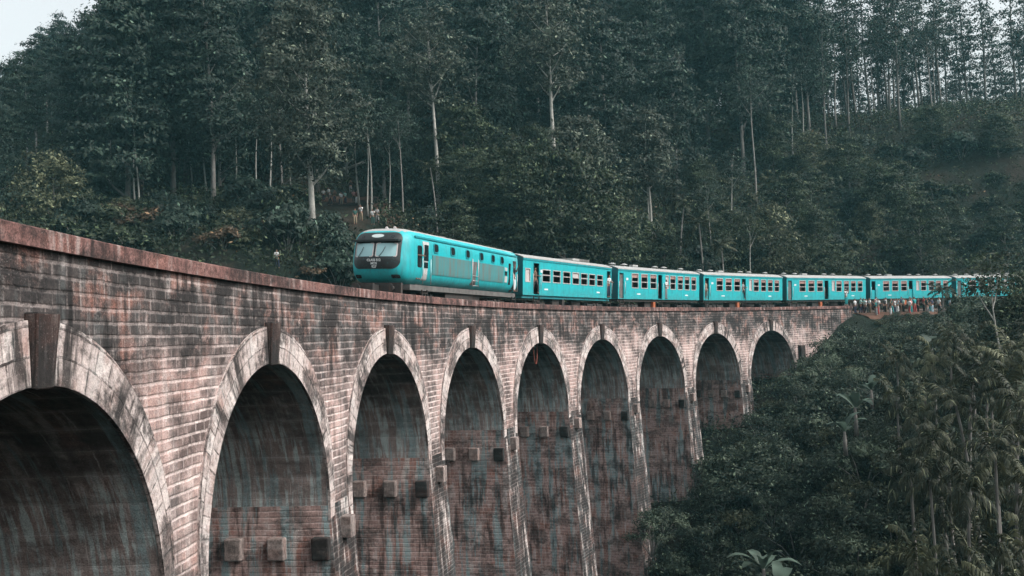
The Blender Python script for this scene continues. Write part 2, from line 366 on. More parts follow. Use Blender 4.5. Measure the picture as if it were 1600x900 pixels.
# spandrel walls, near and far, with the arch outlines cut by construction
def spandrel(off, flip):
    mb = MB(); cols = []
    cols.append((S_A, -8.)); s = S_A
    while s < sc_(0)-RA-.6: s += .6; cols.append((s, -9.5))
    cols[-1] = (sc_(0)-RA-.001, -9.5)
    for i in range(9):
        c = sc_(i)
        for k in range(33):
            a = math.pi*k/32; cols.append((c-RA*math.cos(a), ZC-RA+RA*math.sin(a)))
        e = (sc_(i+1)-RA) if i < 8 else S_B
        zb = ZSP if i < 8 else -10
        n = 4 if i < 8 else 14
        for k in range(n+1): cols.append((c+RA+(e-c-RA)*k/n, zb))
    for (s0, z0), (s1, z1) in zip(cols[:-1], cols[1:]):
        if s1-s0 < 1e-4: continue
        t = -.26; nz = 4
        for k in range(nz):
            za, zb_ = z0+(t-z0)*k/nz, z0+(t-z0)*(k+1)/nz; zc, zd = z1+(t-z1)*(k+1)/nz, z1+(t-z1)*k/nz
            pts = [B(s0, off, za), B(s1, off, zd), B(s1, off, zc), B(s0, off, zb_)]; uv = [(s0, za), (s1, zd), (s1, zc), (s0, zb_)]
            if flip: pts.reverse(); uv.reverse()
            mb.face(pts, uv)
    return mb
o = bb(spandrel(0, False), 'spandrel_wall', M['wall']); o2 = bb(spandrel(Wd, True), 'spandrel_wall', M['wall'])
# end faces of the abutment walls
mb = MB()
for s in (S_A, S_B):
    mb = MB(); mb.face([B(s, 0, -12), B(s, Wd, -12), B(s, Wd, -.26), B(s, 0, -.26)], [(0, -12), (Wd, -12), (Wd, -.26), (0, -.26)])
    bb(mb, 'end_wall', M['wall'])
# vaults
for i in range(9):
    mb = MB(); c = sc_(i); n = 32
    for k in range(n):
        a0, a1 = math.pi*k/n, math.pi*(k+1)/n
        for j in range(3):
            o0, o1 = Wd*j/3, Wd*(j+1)/3
            P = [(c-RA*math.cos(a), z, o_) for a, o_ in ((a0, o0), (a0, o1), (a1, o1), (a1, o0)) for z in (ZC-RA+RA*math.sin(a),)]
            uv = [(o0+i*3.3, RA*a0), (o1+i*3.3, RA*a0), (o1+i*3.3, RA*a1), (o0+i*3.3, RA*a1)]
            mb.face([B(s, o_, z) for s, z, o_ in P], uv, smooth=False)
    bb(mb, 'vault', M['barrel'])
# arch rings (two courses of voussoirs), keystones
def ring(i, off, sgn):
    mb = MB(); c = sc_(i); n = 40; T = .86; pr = .05*sgn
    def pt(a, r, o_): return B(c-r*math.cos(a), o_, ZC-RA+r*math.sin(a))
    A0 = -.10 if i < 8 else 0
    for k in range(n):
        a0 = A0+(math.pi-2*A0)*k/n; a1 = A0+(math.pi-2*A0)*(k+1)/n
        if abs((a0+a1)/2-math.pi/2) > R(60): pass
        r1 = RA+T
        def cl(a):        # thinner ring towards the springing, where two rings meet on a pier
            lim = (PIT/2-.03)
            q = abs(a-math.pi/2)/(math.pi/2); r = RA + T - (T-.34)*min(1., q)**2.2
            if abs(r*math.cos(a)) > lim: r = max(RA+.3, lim/abs(math.cos(a)))
            return r
        ra, rb = cl(a0), cl(a1)
        mid = RA-.015
        mb.face([pt(a1, mid, off-pr), pt(a0, mid, off-pr), pt(a0, ra, off-pr), pt(a1, rb, off-pr)][::(1 if sgn > 0 else -1)],
                [(a1*4.6+i*3.1, 0), (a0*4.6+i*3.1, 0), (a0*4.6+i*3.1, ra-mid), (a1*4.6+i*3.1, rb-mid)][::(1 if sgn > 0 else -1)])
        mb.face([pt(a0, ra, off-pr), pt(a0, ra, off+.02*sgn), pt(a1, rb, off+.02*sgn), pt(a1, rb, off-pr)], [(a0*4.6, 0), (a0*4.6, .07), (a1*4.6, .07), (a1*4.6, 0)])
        mb.face([pt(a0, mid, off-pr), pt(a1, mid, off-pr), pt(a1, mid, off+.02*sgn), pt(a0, mid, off+.02*sgn)], [(a0*4.6, 0), (a1*4.6, 0), (a1*4.6, .07), (a0*4.6, .07)])
    return mb
for i in range(9):
    for off, sgn in ((0, 1), (Wd, -1)):
        bb(ring(i, off, sgn), 'arch_ring', M['ring'])
        mb = MB(); c = sc_(i)
        w0, w1, zt, zb, p0, p1 = .24, .31, -1.13, ZC-.06, .12, .19
        f = off-sgn*p0; f2 = off-sgn*p1; bk = off+sgn*.2
        P = [B(c-w0, f, zb), B(c+w0, f, zb), B(c+w1, f2, zt), B(c-w1, f2, zt), B(c-w0, bk, zb), B(c+w0, bk, zb), B(c+w1, bk, zt), B(c-w1, bk, zt)]
        for q in ((0, 1, 2, 3), (5, 4, 7, 6), (4, 0, 3, 7), (1, 5, 6, 2), (3, 2, 6, 7), (4, 5, 1, 0)):
            mb.face([P[k] for k in q], [(0, 0), (.5, 0), (.5, .95), (0, .95)])
        bevel(bb(mb, 'keystone', M['key']), .02, 1)
# piers with battered faces, corbels on them
for i in range(8):
    c = (sc_(i)+sc_(i+1))/2; hw = PIT/2-RA
    g = min(hraw([B(c, o_, 0).x], [B(c, o_, 0).y])[0] for o_ in (-1.5, 0, 8)) - H0 - 2.5
    mb = MB(); n = max(3, int((ZSP-g)/1.2)); D = ZSP
    def prof(z): t = (D-z); return hw+.012+t*.020, .03+t*.056
    for k in range(n):
        z0, z1 = D+(g-D)*k/n, D+(g-D)*(k+1)/n
        (h0, b0), (h1, b1) = prof(z0), prof(z1)
        def cr(h, bt): return [(c-h, -bt), (c+h, -bt), (c+h, Wd+bt), (c-h, Wd+bt)]
        C0, C1 = cr(h0, b0), cr(h1, b1)
        for e in range(4):
            e2 = (e+1) % 4; ax = 0 if e in (0, 2) else 1
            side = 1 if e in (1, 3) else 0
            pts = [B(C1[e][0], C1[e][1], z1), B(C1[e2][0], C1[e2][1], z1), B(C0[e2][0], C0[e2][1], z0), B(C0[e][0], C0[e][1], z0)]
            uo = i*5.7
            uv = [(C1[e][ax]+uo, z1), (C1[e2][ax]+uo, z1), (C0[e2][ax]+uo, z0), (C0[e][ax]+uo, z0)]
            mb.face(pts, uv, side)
    C0 = cr(*prof(D)); mb.face([B(x, y, D) for x, y in C0], [(x, y) for x, y in C0], 1)
    pr_ = bb(mb, 'pier', [M['pier'], M['barrelside']])
    for sd_ in (-1, 1):
        zc = ZSP-1.15; h, bt = prof(zc)
        for j, oo in enumerate((.22, 1.5, 2.75, 4.0, 5.3, 6.6)):
            mb = MB(); w_, hh, dd = .25, .31, .22
            s0, s1 = sorted((c+sd_*(h-.1), c+sd_*(h+dd)))
            P = [B(s, o_, z) for s in (s0, s1) for o_ in (oo-w_, oo+w_) for z in (zc-hh, zc+hh)]
            for q in ((0, 1, 3, 2), (4, 6, 7, 5), (0, 4, 5, 1), (2, 3, 7, 6), (1, 5, 7, 3), (0, 2, 6, 4)):
                mb.face([P[k] for k in q], [(i+j*.7, 0), (i+j*.7+.6, 0), (i+j*.7+.6, .6), (i+j*.7, .6)])
            ob = bb(mb, 'corbel', M['corbeldark'] if j in (0, 3) else M['corbel']); bevel(ob, .045, 2)
    mb = MB(); zc = ZSP-.75; h, bt = prof(zc)
    P = [B(c+s, o_, zc+z) for s in (-.22, .22) for o_ in (-bt-.3, .1) for z in (-.3, .3)]
    for q in ((0, 1, 3, 2), (4, 6, 7, 5), (0, 4, 5, 1), (2, 3, 7, 6), (1, 5, 7, 3), (0, 2, 6, 4)):
        mb.face([P[k] for k in q], [(i, 0), (i+.6, 0), (i+.6, .6), (i, .6)])
    bevel(bb(mb, 'corbel', M['corbel']), .025, 2)
# abutment cheeks under the first and last arch
for s, sg in ((sc_(0)-RA-.01, 1), (sc_(8)+RA+.01, -1)):
    mb = MB(); pts = [B(s, 0, -16), B(s, Wd, -16), B(s, Wd, ZSP), B(s, 0, ZSP)]
    mb.face(pts, [(0, -16), (Wd, -16), (Wd, ZSP), (0, ZSP)]); bb(mb, 'abutment_face', M['barrelside'])
# small pilaster beside the ninth arch
mb = MB(); s_ = sc_(8)+RA+1.1
P = [B(s_+a, o_, z) for a in (-.35, .35) for o_ in (-.35, .05) for z in (-10, -3.6)]
for q in ((0, 1, 3, 2), (4, 6, 7, 5), (0, 4, 5, 1), (2, 3, 7, 6), (1, 5, 7, 3), (0, 2, 6, 4)): mb.face([P[k] for k in q])
bb(mb, 'buttress', M['corbeldark'])
# parapet coping, inner kerb wall, deck
def sweep(prof_, s0, s1, step, uvk=1.):
    mb = MB(); n = int((s1-s0)/step)
    d = [0]
    for a, b_ in zip(prof_, prof_[1:]+prof_[:1]): d.append(d[-1]+math.hypot(a[0]-b_[0], a[1]-b_[1]))
    for i in range(n):
        a, b_ = s0+(s1-s0)*i/n, s0+(s1-s0)*(i+1)/n
        for k in range(len(prof_)):
            p, q = prof_[k], prof_[(k+1) % len(prof_)]
            mb.face([B(a, *p), B(a, *q), B(b_, *q), B(b_, *p)], [(a, d[k]), (a, d[k+1]), (b_, d[k+1]), (b_, d[k])])
    for s in (s0, s1): mb.face([B(s, *p) for p in prof_], [(p[0], p[1]) for p in prof_])
    return mb
for sgn, off in ((1, 0), (-1, Wd)):
    P = [(off-sgn*.10, -.27), (off-sgn*.11, -.02), (off-sgn*.08, 0), (off+sgn*.36, .0), (off+sgn*.38, -.02), (off+sgn*.38, -.27)]
    bb(sweep(P, S_A, S_B, .5), 'coping', M['coping'])
    P = [(off+sgn*.02, -.27), (off+sgn*.34, -.27), (off+sgn*.34, -1.0), (off+sgn*.02, -1.0)]
    bb(sweep(P, S_A+.01, S_B-.01, 1.), 'parapet', M['wall'])
bb(sweep([(.34, -.62), (Wd-.34, -.62), (Wd-.34, -1.1), (.34, -1.1)], S_A+.02, S_B-.02, 1.), 'deck', M['ballast'])

# railway track (its own thing)
track = empty('railway_track', B(60, 3.7, -.6)); tag(track, 'single broad gauge railway track laid on ballast along the viaduct under the train', 'railway track')
tl = Vector(track.location); CANT = R(3.2)
def add_local(mb, name, mat, par, base): mb.v = [tuple(Vector(p)-base) for p in mb.v]; return mb.build(name, mat, par, weld=True)
RAILZ = -.36
for sgn in (-1, 1):
    off = 3.7+sgn*.84; zt = RAILZ+sgn*.84*math.sin(CANT)
    P = [(off-.035, zt), (off+.035, zt), (off+.035, zt-.04), (off+.012, zt-.05), (off+.012, zt-.13), (off+.07, zt-.15), (off-.07, zt-.15), (off-.012, zt-.13), (off-.012, zt-.05), (off-.035, zt-.04)]
    add_local(sweep(P, S_A-30, 190, 1.), 'rail', M['rail'], track, tl)
mb = MB(); s = S_A-29
while s < 190:
    zz = RAILZ-.15
    P = [B(s+a, 3.7+b_, zz+b_*math.sin(CANT)*.99-c_) for a in (-.12, .12) for b_ in (-1.35, 1.35) for c_ in (.13, 0)]
    for q in ((0, 1, 3, 2), (4, 6, 7, 5), (0, 4, 5, 1), (2, 3, 7, 6), (1, 5, 7, 3), (0, 2, 6, 4)): mb.face([P[k] for k in q])
    s += .68
tag(add_local(mb, 'sleepers', M['sleeper'], track, tl), kind='stuff')
add_local(sweep([(1.6, -.63), (2.1, -.52), (5.3, -.44), (5.9, -.63), (5.9, -.9), (1.6, -.9)], S_A-30, 190, 1.), 'ballast', M['ballast'], track, tl)

# ------------------------------------------------------------------ train
def paint(name, col, dirt=(.05, .05, .045), amt=.5, rough=.38, coat=.0):
    m, nt, b = newmat(name)
    oc = nd(nt, 'TexCoord').outputs['Object']
    n1 = noise(nt, oc, 1.1, 6, .65); st = mapping(nt, oc, (5, 5, .55)); s = noise(nt, st, 1.2, 6, .7)
    c = mix(nt, ramp(nt, n1, .3, .75), col, [x*.80 for x in col])
    z = nd(nt, 'SeparateXYZ', Vector=oc).outputs[2]
    c = mix(nt, mul(nt, ramp(nt, s, .50, .74), amt), c, dirt)
    c = mix(nt, mul(nt, mul(nt, ramp(nt, z, 1.9, 1.15), ramp(nt, noise(nt, oc, 3, 5, .7), .35, .65)), amt*.9), c, (.07, .06, .05))
    c = mix(nt, mul(nt, ramp(nt, noise(nt, oc, 9, 5, .75), .56, .70), amt*.5), c, (.02, .22, .24))
    nt.links.new(c, b.inputs['Base Color'])
    nt.links.new(ramp(nt, n1, .3, .7, rough, rough+.25), b.inputs['Roughness'])
    bp = nd(nt, 'Bump', Height=noise(nt, oc, 2.2, 3, .5), Distance=.02, Strength=.35); nt.links.new(bp.outputs[0], b.inputs['Normal'])
    return m
M['teal'] = paint('turquoise train paint', (.009, .37, .405))
M['teal_dark'] = paint('dark turquoise end paint', (.006, .16, .19), amt=.6)  # darker base colour for the vehicle ends, streaked dirt over it
M['gutter'] = paint('gutter paint', (.006, .25, .29), amt=.5)
M['roof'] = paint('grey roof paint', (.33, .33, .32), (.16, .13, .11), .7, .6)
M['mask'] = paint('black nose paint', (.012, .015, .016), (.03, .03, .03), .4, .35)
M['frame'] = simple('window frame metal', (.55, .49, .48), .5, .3, var=.3, scale=6, dirt=(.2, .12, .1))
M['door'] = paint('pale door paint', (.46, .47, .47), (.15, .13, .12), .5)
M['grille'] = None
m, nt, b = newmat('louvred grille'); oc = nd(nt, 'TexCoord').outputs['Object']
wv_ = nd(nt, 'TexWave', {'wave_type': 'BANDS', 'bands_direction': 'X'}, Vector=oc, Scale=2.6, Distortion=0.).outputs['Fac']
c = mix(nt, ramp(nt, wv_, .3, .8), (.03, .16, .165), (.05, .25, .26)); s = noise(nt, mapping(nt, oc, (2.4, 1, .35)), 1.6, 6, .7)
c = mix(nt, ramp(nt, s, .42, .68), c, (.12, .115, .105)); nt.links.new(c, b.inputs['Base Color']); b.inputs['Roughness'].default_value = .7
nt.links.new(nd(nt, 'Bump', Height=wv_, Distance=.03).outputs[0], b.inputs['Normal']); M['grille'] = m
M['under'] = simple('underframe', (.035, .030, .028), .9, var=.5, scale=5, dirt=(.09, .05, .035))
M['skirt'] = simple('solebar grey', (.12, .115, .11), .8, var=.5, scale=3, dirt=(.05, .035, .03))
M['interior'] = simple('dark interior', (.028, .017, .015), .9, var=.5, scale=3)
M['shutter'] = simple('pink shutter', (.33, .19, .17), .8, var=.4, scale=5)
M['frost'] = simple('frosted pane', (.48, .45, .44), .35, var=.2, scale=4)
M['orange'] = simple('orange axle box', (.38, .10, .035), .7)
M['white'] = simple('white marking', (.62, .66, .66), .6)
m, nt, b = newmat('dark glass'); b.inputs['Base Color'].default_value = (.012, .016, .018, 1); b.inputs['Roughness'].default_value = .07; M['glass'] = m
m, nt, b = newmat('windscreen glass'); b.inputs['Base Color'].default_value = (.27, .44, .46, 1); b.inputs['Roughness'].default_value = .12; b.inputs['Metallic'].default_value = .15; M['screen'] = m  # pale base colour stands in for the sky reflected in the glass
m, nt, b = newmat('lamp glass'); b.inputs['Base Color'].default_value = (.42, .48, .48, 1); b.inputs['Roughness'].default_value = .15; M['lamp'] = m

def place_vehicle(root, s0, s1):
    a, c_ = B(s0, 3.7, RAILZ), B(s1, 3.7, RAILZ)
    x = (c_-a).normalized(); z = Vector((0, 0, 1)); y = z.cross(x).normalized(); z = x.cross(y)
    Mx = Matrix((x, y, z)).transposed() @ Matrix.Rotation(CANT, 3, 'X')
    a = a - y*.06                         # sits on the middle of the chord
    root.matrix_world = Matrix.Translation(a) @ Mx.to_4x4()
def rrect(x0, x1, z0, z1, r, n=5):
    P = []
    for cx, cz, a0 in ((x1-r, z1-r, 0), (x0+r, z1-r, 90), (x0+r, z0+r, 180), (x1-r, z0+r, 270)):
        for k in range(n+1): t = R(a0+90*k/n); P.append((cx+r*math.cos(t), cz+r*math.sin(t)))
    return P
def patch(name, mat, par, outline, surf, lift, rings=4, thick=.0):
    if max(p[0] for p in outline)-min(p[0] for p in outline) > .8:
        O = []
        for k in range(len(outline)):
            a, b_ = outline[k], outline[(k+1) % len(outline)]; n = max(1, int(math.hypot(a[0]-b_[0], a[1]-b_[1])/.12))
            O += [(a[0]+(b_[0]-a[0])*j/n, a[1]+(b_[1]-a[1])*j/n) for j in range(n)]
        outline = O
    mb = MB(); cx = sum(p[0] for p in outline)/len(outline); cz = sum(p[1] for p in outline)/len(outline); n = len(outline)
    for r in range(rings):
        q0, q1 = r/rings, (r+1)/rings
        for k in range(n):
            a, b_ = outline[k], outline[(k+1) % n]
            L = lambda p, q: (cx+(p[0]-cx)*q, cz+(p[1]-cz)*q)
            pts = [L(a, q0), L(a, q1), L(b_, q1), L(b_, q0)] if r else [(cx, cz), a and L(a, q1), L(b_, q1)]
            mb.face([surf(*p, lift) for p in pts], None, 0, False)
    for k in range(n):
        a, b_ = outline[k], outline[(k+1) % n]; mb.face([surf(*a, lift), surf(*a, -.02), surf(*b_, -.02), surf(*b_, lift)])
    return mb.build(name, mat, par, weld=True)
def frame_strip(name, mat, par, outline, surf, w_, lift):
    mb = MB(); n = len(outline); cx = sum(p[0] for p in outline)/n; cz = sum(p[1] for p in outline)/n
    hx = max(abs(p[0]-cx) for p in outline); hz = max(abs(p[1]-cz) for p in outline)
    I = [(cx+(p[0]-cx)*(1-w_/hx), cz+(p[1]-cz)*(1-w_/hz)) for p in outline]
    for k in range(n):
        k2 = (k+1) % n
        mb.face([surf(*outline[k], lift), surf(*outline[k2], lift), surf(*I[k2], lift), surf(*I[k], lift)])
        mb.face([surf(*outline[k], lift), surf(*outline[k], -.02), surf(*outline[k2], -.02), surf(*outline[k2], lift)])
        mb.face([surf(*I[k2], lift), surf(*I[k2], -.02), surf(*I[k], -.02), surf(*I[k], lift)])
    return mb.build(name, mat, par, weld=True)
def bogie(par, x):
    mb = MB()
    for y in (-1.02, 1.02):
        mb.box((x-1.35, y-.07, .52), (x+1.35, y+.07, .74)); mb.box((x-.35, y-.10, .36), (x+.35, y+.10, .56))
        for dx in (-.95, .95): mb.box((x+dx-.14, y-.12, .32), (x+dx+.14, y+.12, .62))
        mb.tube([(x-.3, y-.1, .45), (x-.3, y-.1, .8)], .07, 8); mb.tube([(x+.3, y-.1, .45), (x+.3, y-.1, .8)], .07, 8)
    mb.box((x-.3, -1., .5), (x+.3, 1., .85))
    f = mb.build('bogie', M['under'], par)
    for dx in (-.95, .95):
        mb = MB()
        for y in (-.86, .80): mb.tube([(x+dx, y, .45), (x+dx, y+.06, .45)], .45, 20, smooth=False)
        mb.tube([(x+dx, -.86, .45), (x+dx, .86, .45)], .08, 8); mb.build('wheelset', M['under'], f)

def make_power_car():
    L = 15.0; a_, hb, zc, n_ = 1.42, 1.27, 2.42, 4.2
    root = empty('diesel_power_car'); tag(root, 'turquoise diesel power car with black nose and twin windscreens leading the train over the viaduct', 'locomotive', 'vehicles of the turquoise train')
    D, p_ = 1.1, 2.5
    def rake(z): return max(0, z-2.25)*.16 + max(0, 1.6-z)*.10
    NS = 64
    sec = []
    for k in range(NS):
        t = 2*math.pi*(k+.5)/NS; c_, s_ = math.cos(t), math.sin(t); g = (abs(c_)**n_+abs(s_)**n_)**(1/n_)
        sec.append((a_*c_/g, hb*s_/g))
    # flat floor
    def F(y, z):
        q = min(.9999, ((abs(y)/a_)**n_ + (abs(z-zc)/hb)**n_)**(1/n_))
        return D*(1-(1-q**p_)**(1/p_)) + rake(z)
    xs = [None] + [D+.25, 2.2, 3.6, 5.2, 6.8, 8.4, 10, 11.6, 13.0, L]
    body = MB(); roof = MB()
    qs = [0, .25, .5, .68, .8, .88, .94, .975, .992, 1.0]
    rings = []
    for q in qs: rings.append([(D*(1-(max(0, 1-q**p_))**(1/p_))+rake(zc+z*q), y*q, zc+z*q) for y, z in sec])
    for x in xs[1:]:
        e = max(0, 1-(x-D)/1.6); rings.append([(x+rake(zc+z)*e, y, zc+z) for y, z in sec])
    for i in range(1, len(rings)):
        for k in range(NS):
            k2 = (k+1) % NS
            P = [rings[i-1][k2], rings[i-1][k], rings[i][k], rings[i][k2]] if i > 1 else [rings[0][0], rings[1][k], rings[1][k2]]
            zt = min(p[2] for p in P)
            mb = roof if (zt > 3.44 and i > 3) else body
            mb.face(P, None, 0, True)
    body.face([rings[-1][k] for k in range(NS)], None, 1)
    bo = body.build('body', [M['teal'], M['teal_dark']], root, weld=True)
    roof.build('roof', M['roof'], root, weld=True)
    fs = lambda y, z, l: (F(y, z)-l, y, z)
    def ys(z): return a_*(max(0., 1-(abs(z-zc)/hb)**n_))**(1/n_)
    ss = lambda x, z, l: (x, -ys(z)-l, z)
    ms = patch('nose_mask', M['mask'], root, rrect(-1.12, 1.12, 1.84, 3.46, .36, 8), fs, .016, 22)
    for y0, y1 in ((-1.0, -.05), (.05, 1.0)):
        ol = rrect(y0, y1, 2.36, 2.98, .07, 4)
        fr = frame_strip('windscreen_frame', M['frame'], root, ol, fs, .035, .035)
        patch('windscreen', M['screen'], fr, rrect(y0+.02, y1-.02, 2.38, 2.96, .06, 4), fs, .02, 5)
        mb = MB(); pts = [Vector(fs((y0+y1)/2+dy, z, .05)) for dy, z in ((.28, 2.38), (.12, 2.58), (.02, 2.80))]; mb.tube(pts, .012, 6); mb.build('wiper', M['mask'], fr)
    patch('headlight', M['lamp'], root, [(.30*math.cos(t)*1, 3.30+.085*math.sin(t)) for t in [2*math.pi*k/20 for k in range(20)]], fs, .03, 3)
    for y in (-.72, .72):
        patch('marker_light', M['glass'], root, [(y+.085*math.cos(t), 3.27+.06*math.sin(t)) for t in [2*math.pi*k/14 for k in range(14)]], fs, .025, 2)
        patch('tail_light', M['glass'], root, rrect(y*1.25-.17, y*1.25+.17, 1.44, 1.60, .05, 3), fs, .02, 2)
    mb = MB(); mb.box((F(0, 2.98)-.10, -1.1, 3.04), (F(0, 3)+.3, 1.1, 3.12)); mb.build('visor', M['mask'], root)
    for txt, sz, z in (('CLASS S12', .14, 2.17), ('MCG', .13, 2.03), ('927', .15, 1.88)):
        cu = bpy.data.curves.new('lettering', 'FONT'); cu.body = txt; cu.size = sz*1.05; cu.align_x = 'CENTER'; cu.extrude = .004; cu.offset = .004
        to = bpy.data.objects.new('lettering', cu); COL.objects.link(to); bpy.context.view_layer.update()
        me = bpy.data.meshes.new_from_object(to.evaluated_get(bpy.context.evaluated_depsgraph_get())); bpy.data.objects.remove(to)
        me.transform(Matrix(((0, 0, -1, F(0, z+.08)-.022), (-1, 0, 0, 0), (0, 1, 0, z), (0, 0, 0, 1)))); me.materials.append(M['white'])
        o = bpy.data.objects.new('lettering', me); COL.objects.link(o); o.parent = root
    # front below the body: plough, coupler, hoses
    mb = MB()
    mb.box((.28, -1.18, .42), (.45, 1.18, 1.25)); mb.box((.1, -1.1, .38), (.32, 1.1, .62)); bevel(mb.build('snowplough', M['under'], root), .04)
    mb = MB(); mb.box((-.35, -.14, .90), (.4, .14, 1.16)); mb.box((-.45, -.2, .84), (-.28, .2, 1.22)); bevel(mb.build('coupler', M['under'], root), .03)
    for y in (-.8, .8):
        mb = MB(); mb.tube([(.4, y, 1.02), (-.12, y, 1.02)], .09, 12); mb.tube([(-.12, y, 1.02), (-.17, y, 1.02)], .21, 16); mb.build('buffer', M['under'], root)
    # side
    def side_rect(name, mat, x0, x1, z0, z1, l=.012, r=.02, par=None, rings=4): return patch(name, mat, par or root, rrect(x0, x1, z0, z1, r, 3), ss, l, rings)
    X = lambda s: s-27.65
    w1 = side_rect('cab_window', M['glass'], X(29.05), X(29.52), 1.98, 2.95, .012, .10)
    d = side_rect('cab_door', M['door'], X(29.60), X(30.27), 1.22, 3.17, .03, .03)
    side_rect('door_window', M['glass'], X(29.72), X(30.15), 2.30, 3.02, .045, .03, d); side_rect('kick_panel', M['glass'], X(29.75), X(30.1), 1.98, 2.24, .045, .02, d)
    for q in (29.50, 30.36):
        mb = MB(); y = -ys(2)-.07; mb.tube([(X(q), y, 1.25), (X(q), y, 2.4)], .017, 6); mb.build('handrail', M['frame'], root)
    for c_, in ((31.05,), (33.03,), (34.95,), (36.85,), (38.55,), (39.96,)):
        f = side_rect('porthole', M['glass'], X(c_-.24), X(c_+.24), 2.76, 3.14, .02, .12)
        frame_strip('window_frame', M['gutter'], f, rrect(X(c_-.28), X(c_+.28), 2.72, 3.18, .15, 3), ss, .045, .035)
    g1 = side_rect('grille', M['grille'], X(30.65), X(35.40), 1.72, 2.62, .022, .03, None, 6); g2 = side_rect('grille', M['grille'], X(36.45), X(40.25), 1.72, 2.62, .022, .03, None, 6)
    side_rect('service_panel', M['skirt'], X(35.55), X(36.25), 1.42, 2.62, .02, .03)
    lb = MB()
    for x in (X(35.5), X(36.3)): lb.tube([(x, -ys(2)-.06, 1.35), (x, -ys(2)-.06, 2.75)], .018, 6)
    for z in (1.4, 1.65, 1.9): lb.tube([(X(35.5), -ys(2)-.06, z), (X(36.3), -ys(2)-.06, z)], .014, 6)
    lb.build('ladder', M['frame'], root)
    for z0, z1, mm_ in ((2.40, 2.58, 'frost'), (2.14, 2.36, 'glass'), (1.75, 2.10, 'frost')): side_rect('vent', M[mm_], X(40.42), X(40.82), z0, z1, .02, .02)
    side_rect('panel_slot', M['glass'], X(41.07), X(41.40), 1.65, 2.85, .015, .04)
    d = side_rect('rear_door', M['interior'], X(41.80), X(42.30), 1.30, 3.02, .02, .03)
    for q in (41.72, 42.38):
        mb = MB(); y = -ys(2)-.07; mb.tube([(X(q), y, 1.3), (X(q), y, 2.3)], .018, 6); mb.build('handrail', M['frame'], root)
    mb = MB(); mb.box((1.2, -1.40, 3.28), (L-.05, -1.35, 3.36)); mb.box((1.2, 1.35, 3.28), (L-.05, 1.40, 3.36)); mb.build('rain_gutter', M['gutter'], root)
    mb = MB(); mb.box((.9, -1.30, .96), (L-.1, 1.30, 1.20)); mb.build('solebar', M['skirt'], root)
    mb = MB(); mb.box((5.1, -1.18, .42), (8.6, 1.18, .96)); mb.box((8.8, -1.1, .6), (9.8, 1.1, .96)); bevel(mb.build('fuel_tank', M['under'], root), .05)
    for x in (3.2, 12.3): bogie(root, x)
    for x in (X(29.9), X(42.0)):
        mb = MB()
        for z in (.55, .85): mb.box((x-.28, -1.42, z-.02), (x+.28, -1.22, z+.02))
        for dx in (-.28, .28): mb.box((x+dx-.02, -1.42, .5), (x+dx+.02, -1.36, 1.0))
        mb.build('step', M['under'], root)
    for x0, x1, w_, h in ((3.0, 5.4, .5, .10), (6.2, 7.0, .35, .16), (8.2, 11.5, .55, .09)):
        mb = MB(); mb.box((x0, -w_, 3.60), (x1, w_, 3.64+h)); bevel(mb.build('roof_vent', M['skirt'], root), .04)
    mb = MB()
    for x in (-.2, .2): mb.tube([(1.9, x, 3.6), (1.55, x, 3.78)], [.03, .06], 8)
    mb.build('horn', M['frame'], root)
    bv = MB(); bv.box((L, -1.1, 1.3), (L+.45, 1.1, 3.3)); bv.build('gangway', M['under'], root)
    return root
loco = make_power_car(); place_vehicle(loco, 27.65, 42.65)

def wall_panel(mb, L, y, z0, z1, ops, t, sg):
    xs = sorted({0, L} | {o[0] for o in ops} | {o[1] for o in ops}); zs = sorted({z0, z1} | {o[2] for o in ops} | {o[3] for o in ops})
    for a, b_ in zip(xs[:-1], xs[1:]):
        for c_, d in zip(zs[:-1], zs[1:]):
            if any(o[0]-1e-6 <= a and b_ <= o[1]+1e-6 and o[2]-1e-6 <= c_ and d <= o[3]+1e-6 for o in ops): continue
            P = [(a, y, c_), (b_, y, c_), (b_, y, d), (a, y, d)]; mb.face(P if sg < 0 else P[::-1])
            P2 = [(p[0], y-sg*t, p[2]) for p in P]; mb.face(P2[::-1] if sg < 0 else P2)
    for o in ops:
        c = [(o[0], o[2]), (o[1], o[2]), (o[1], o[3]), (o[0], o[3])]
        for k in range(4):
            p, q = c[k], c[(k+1) % 4]; mb.face([(p[0], y, p[1]), (q[0], y, q[1]), (q[0], y-sg*t, q[1]), (p[0], y-sg*t, p[1])])
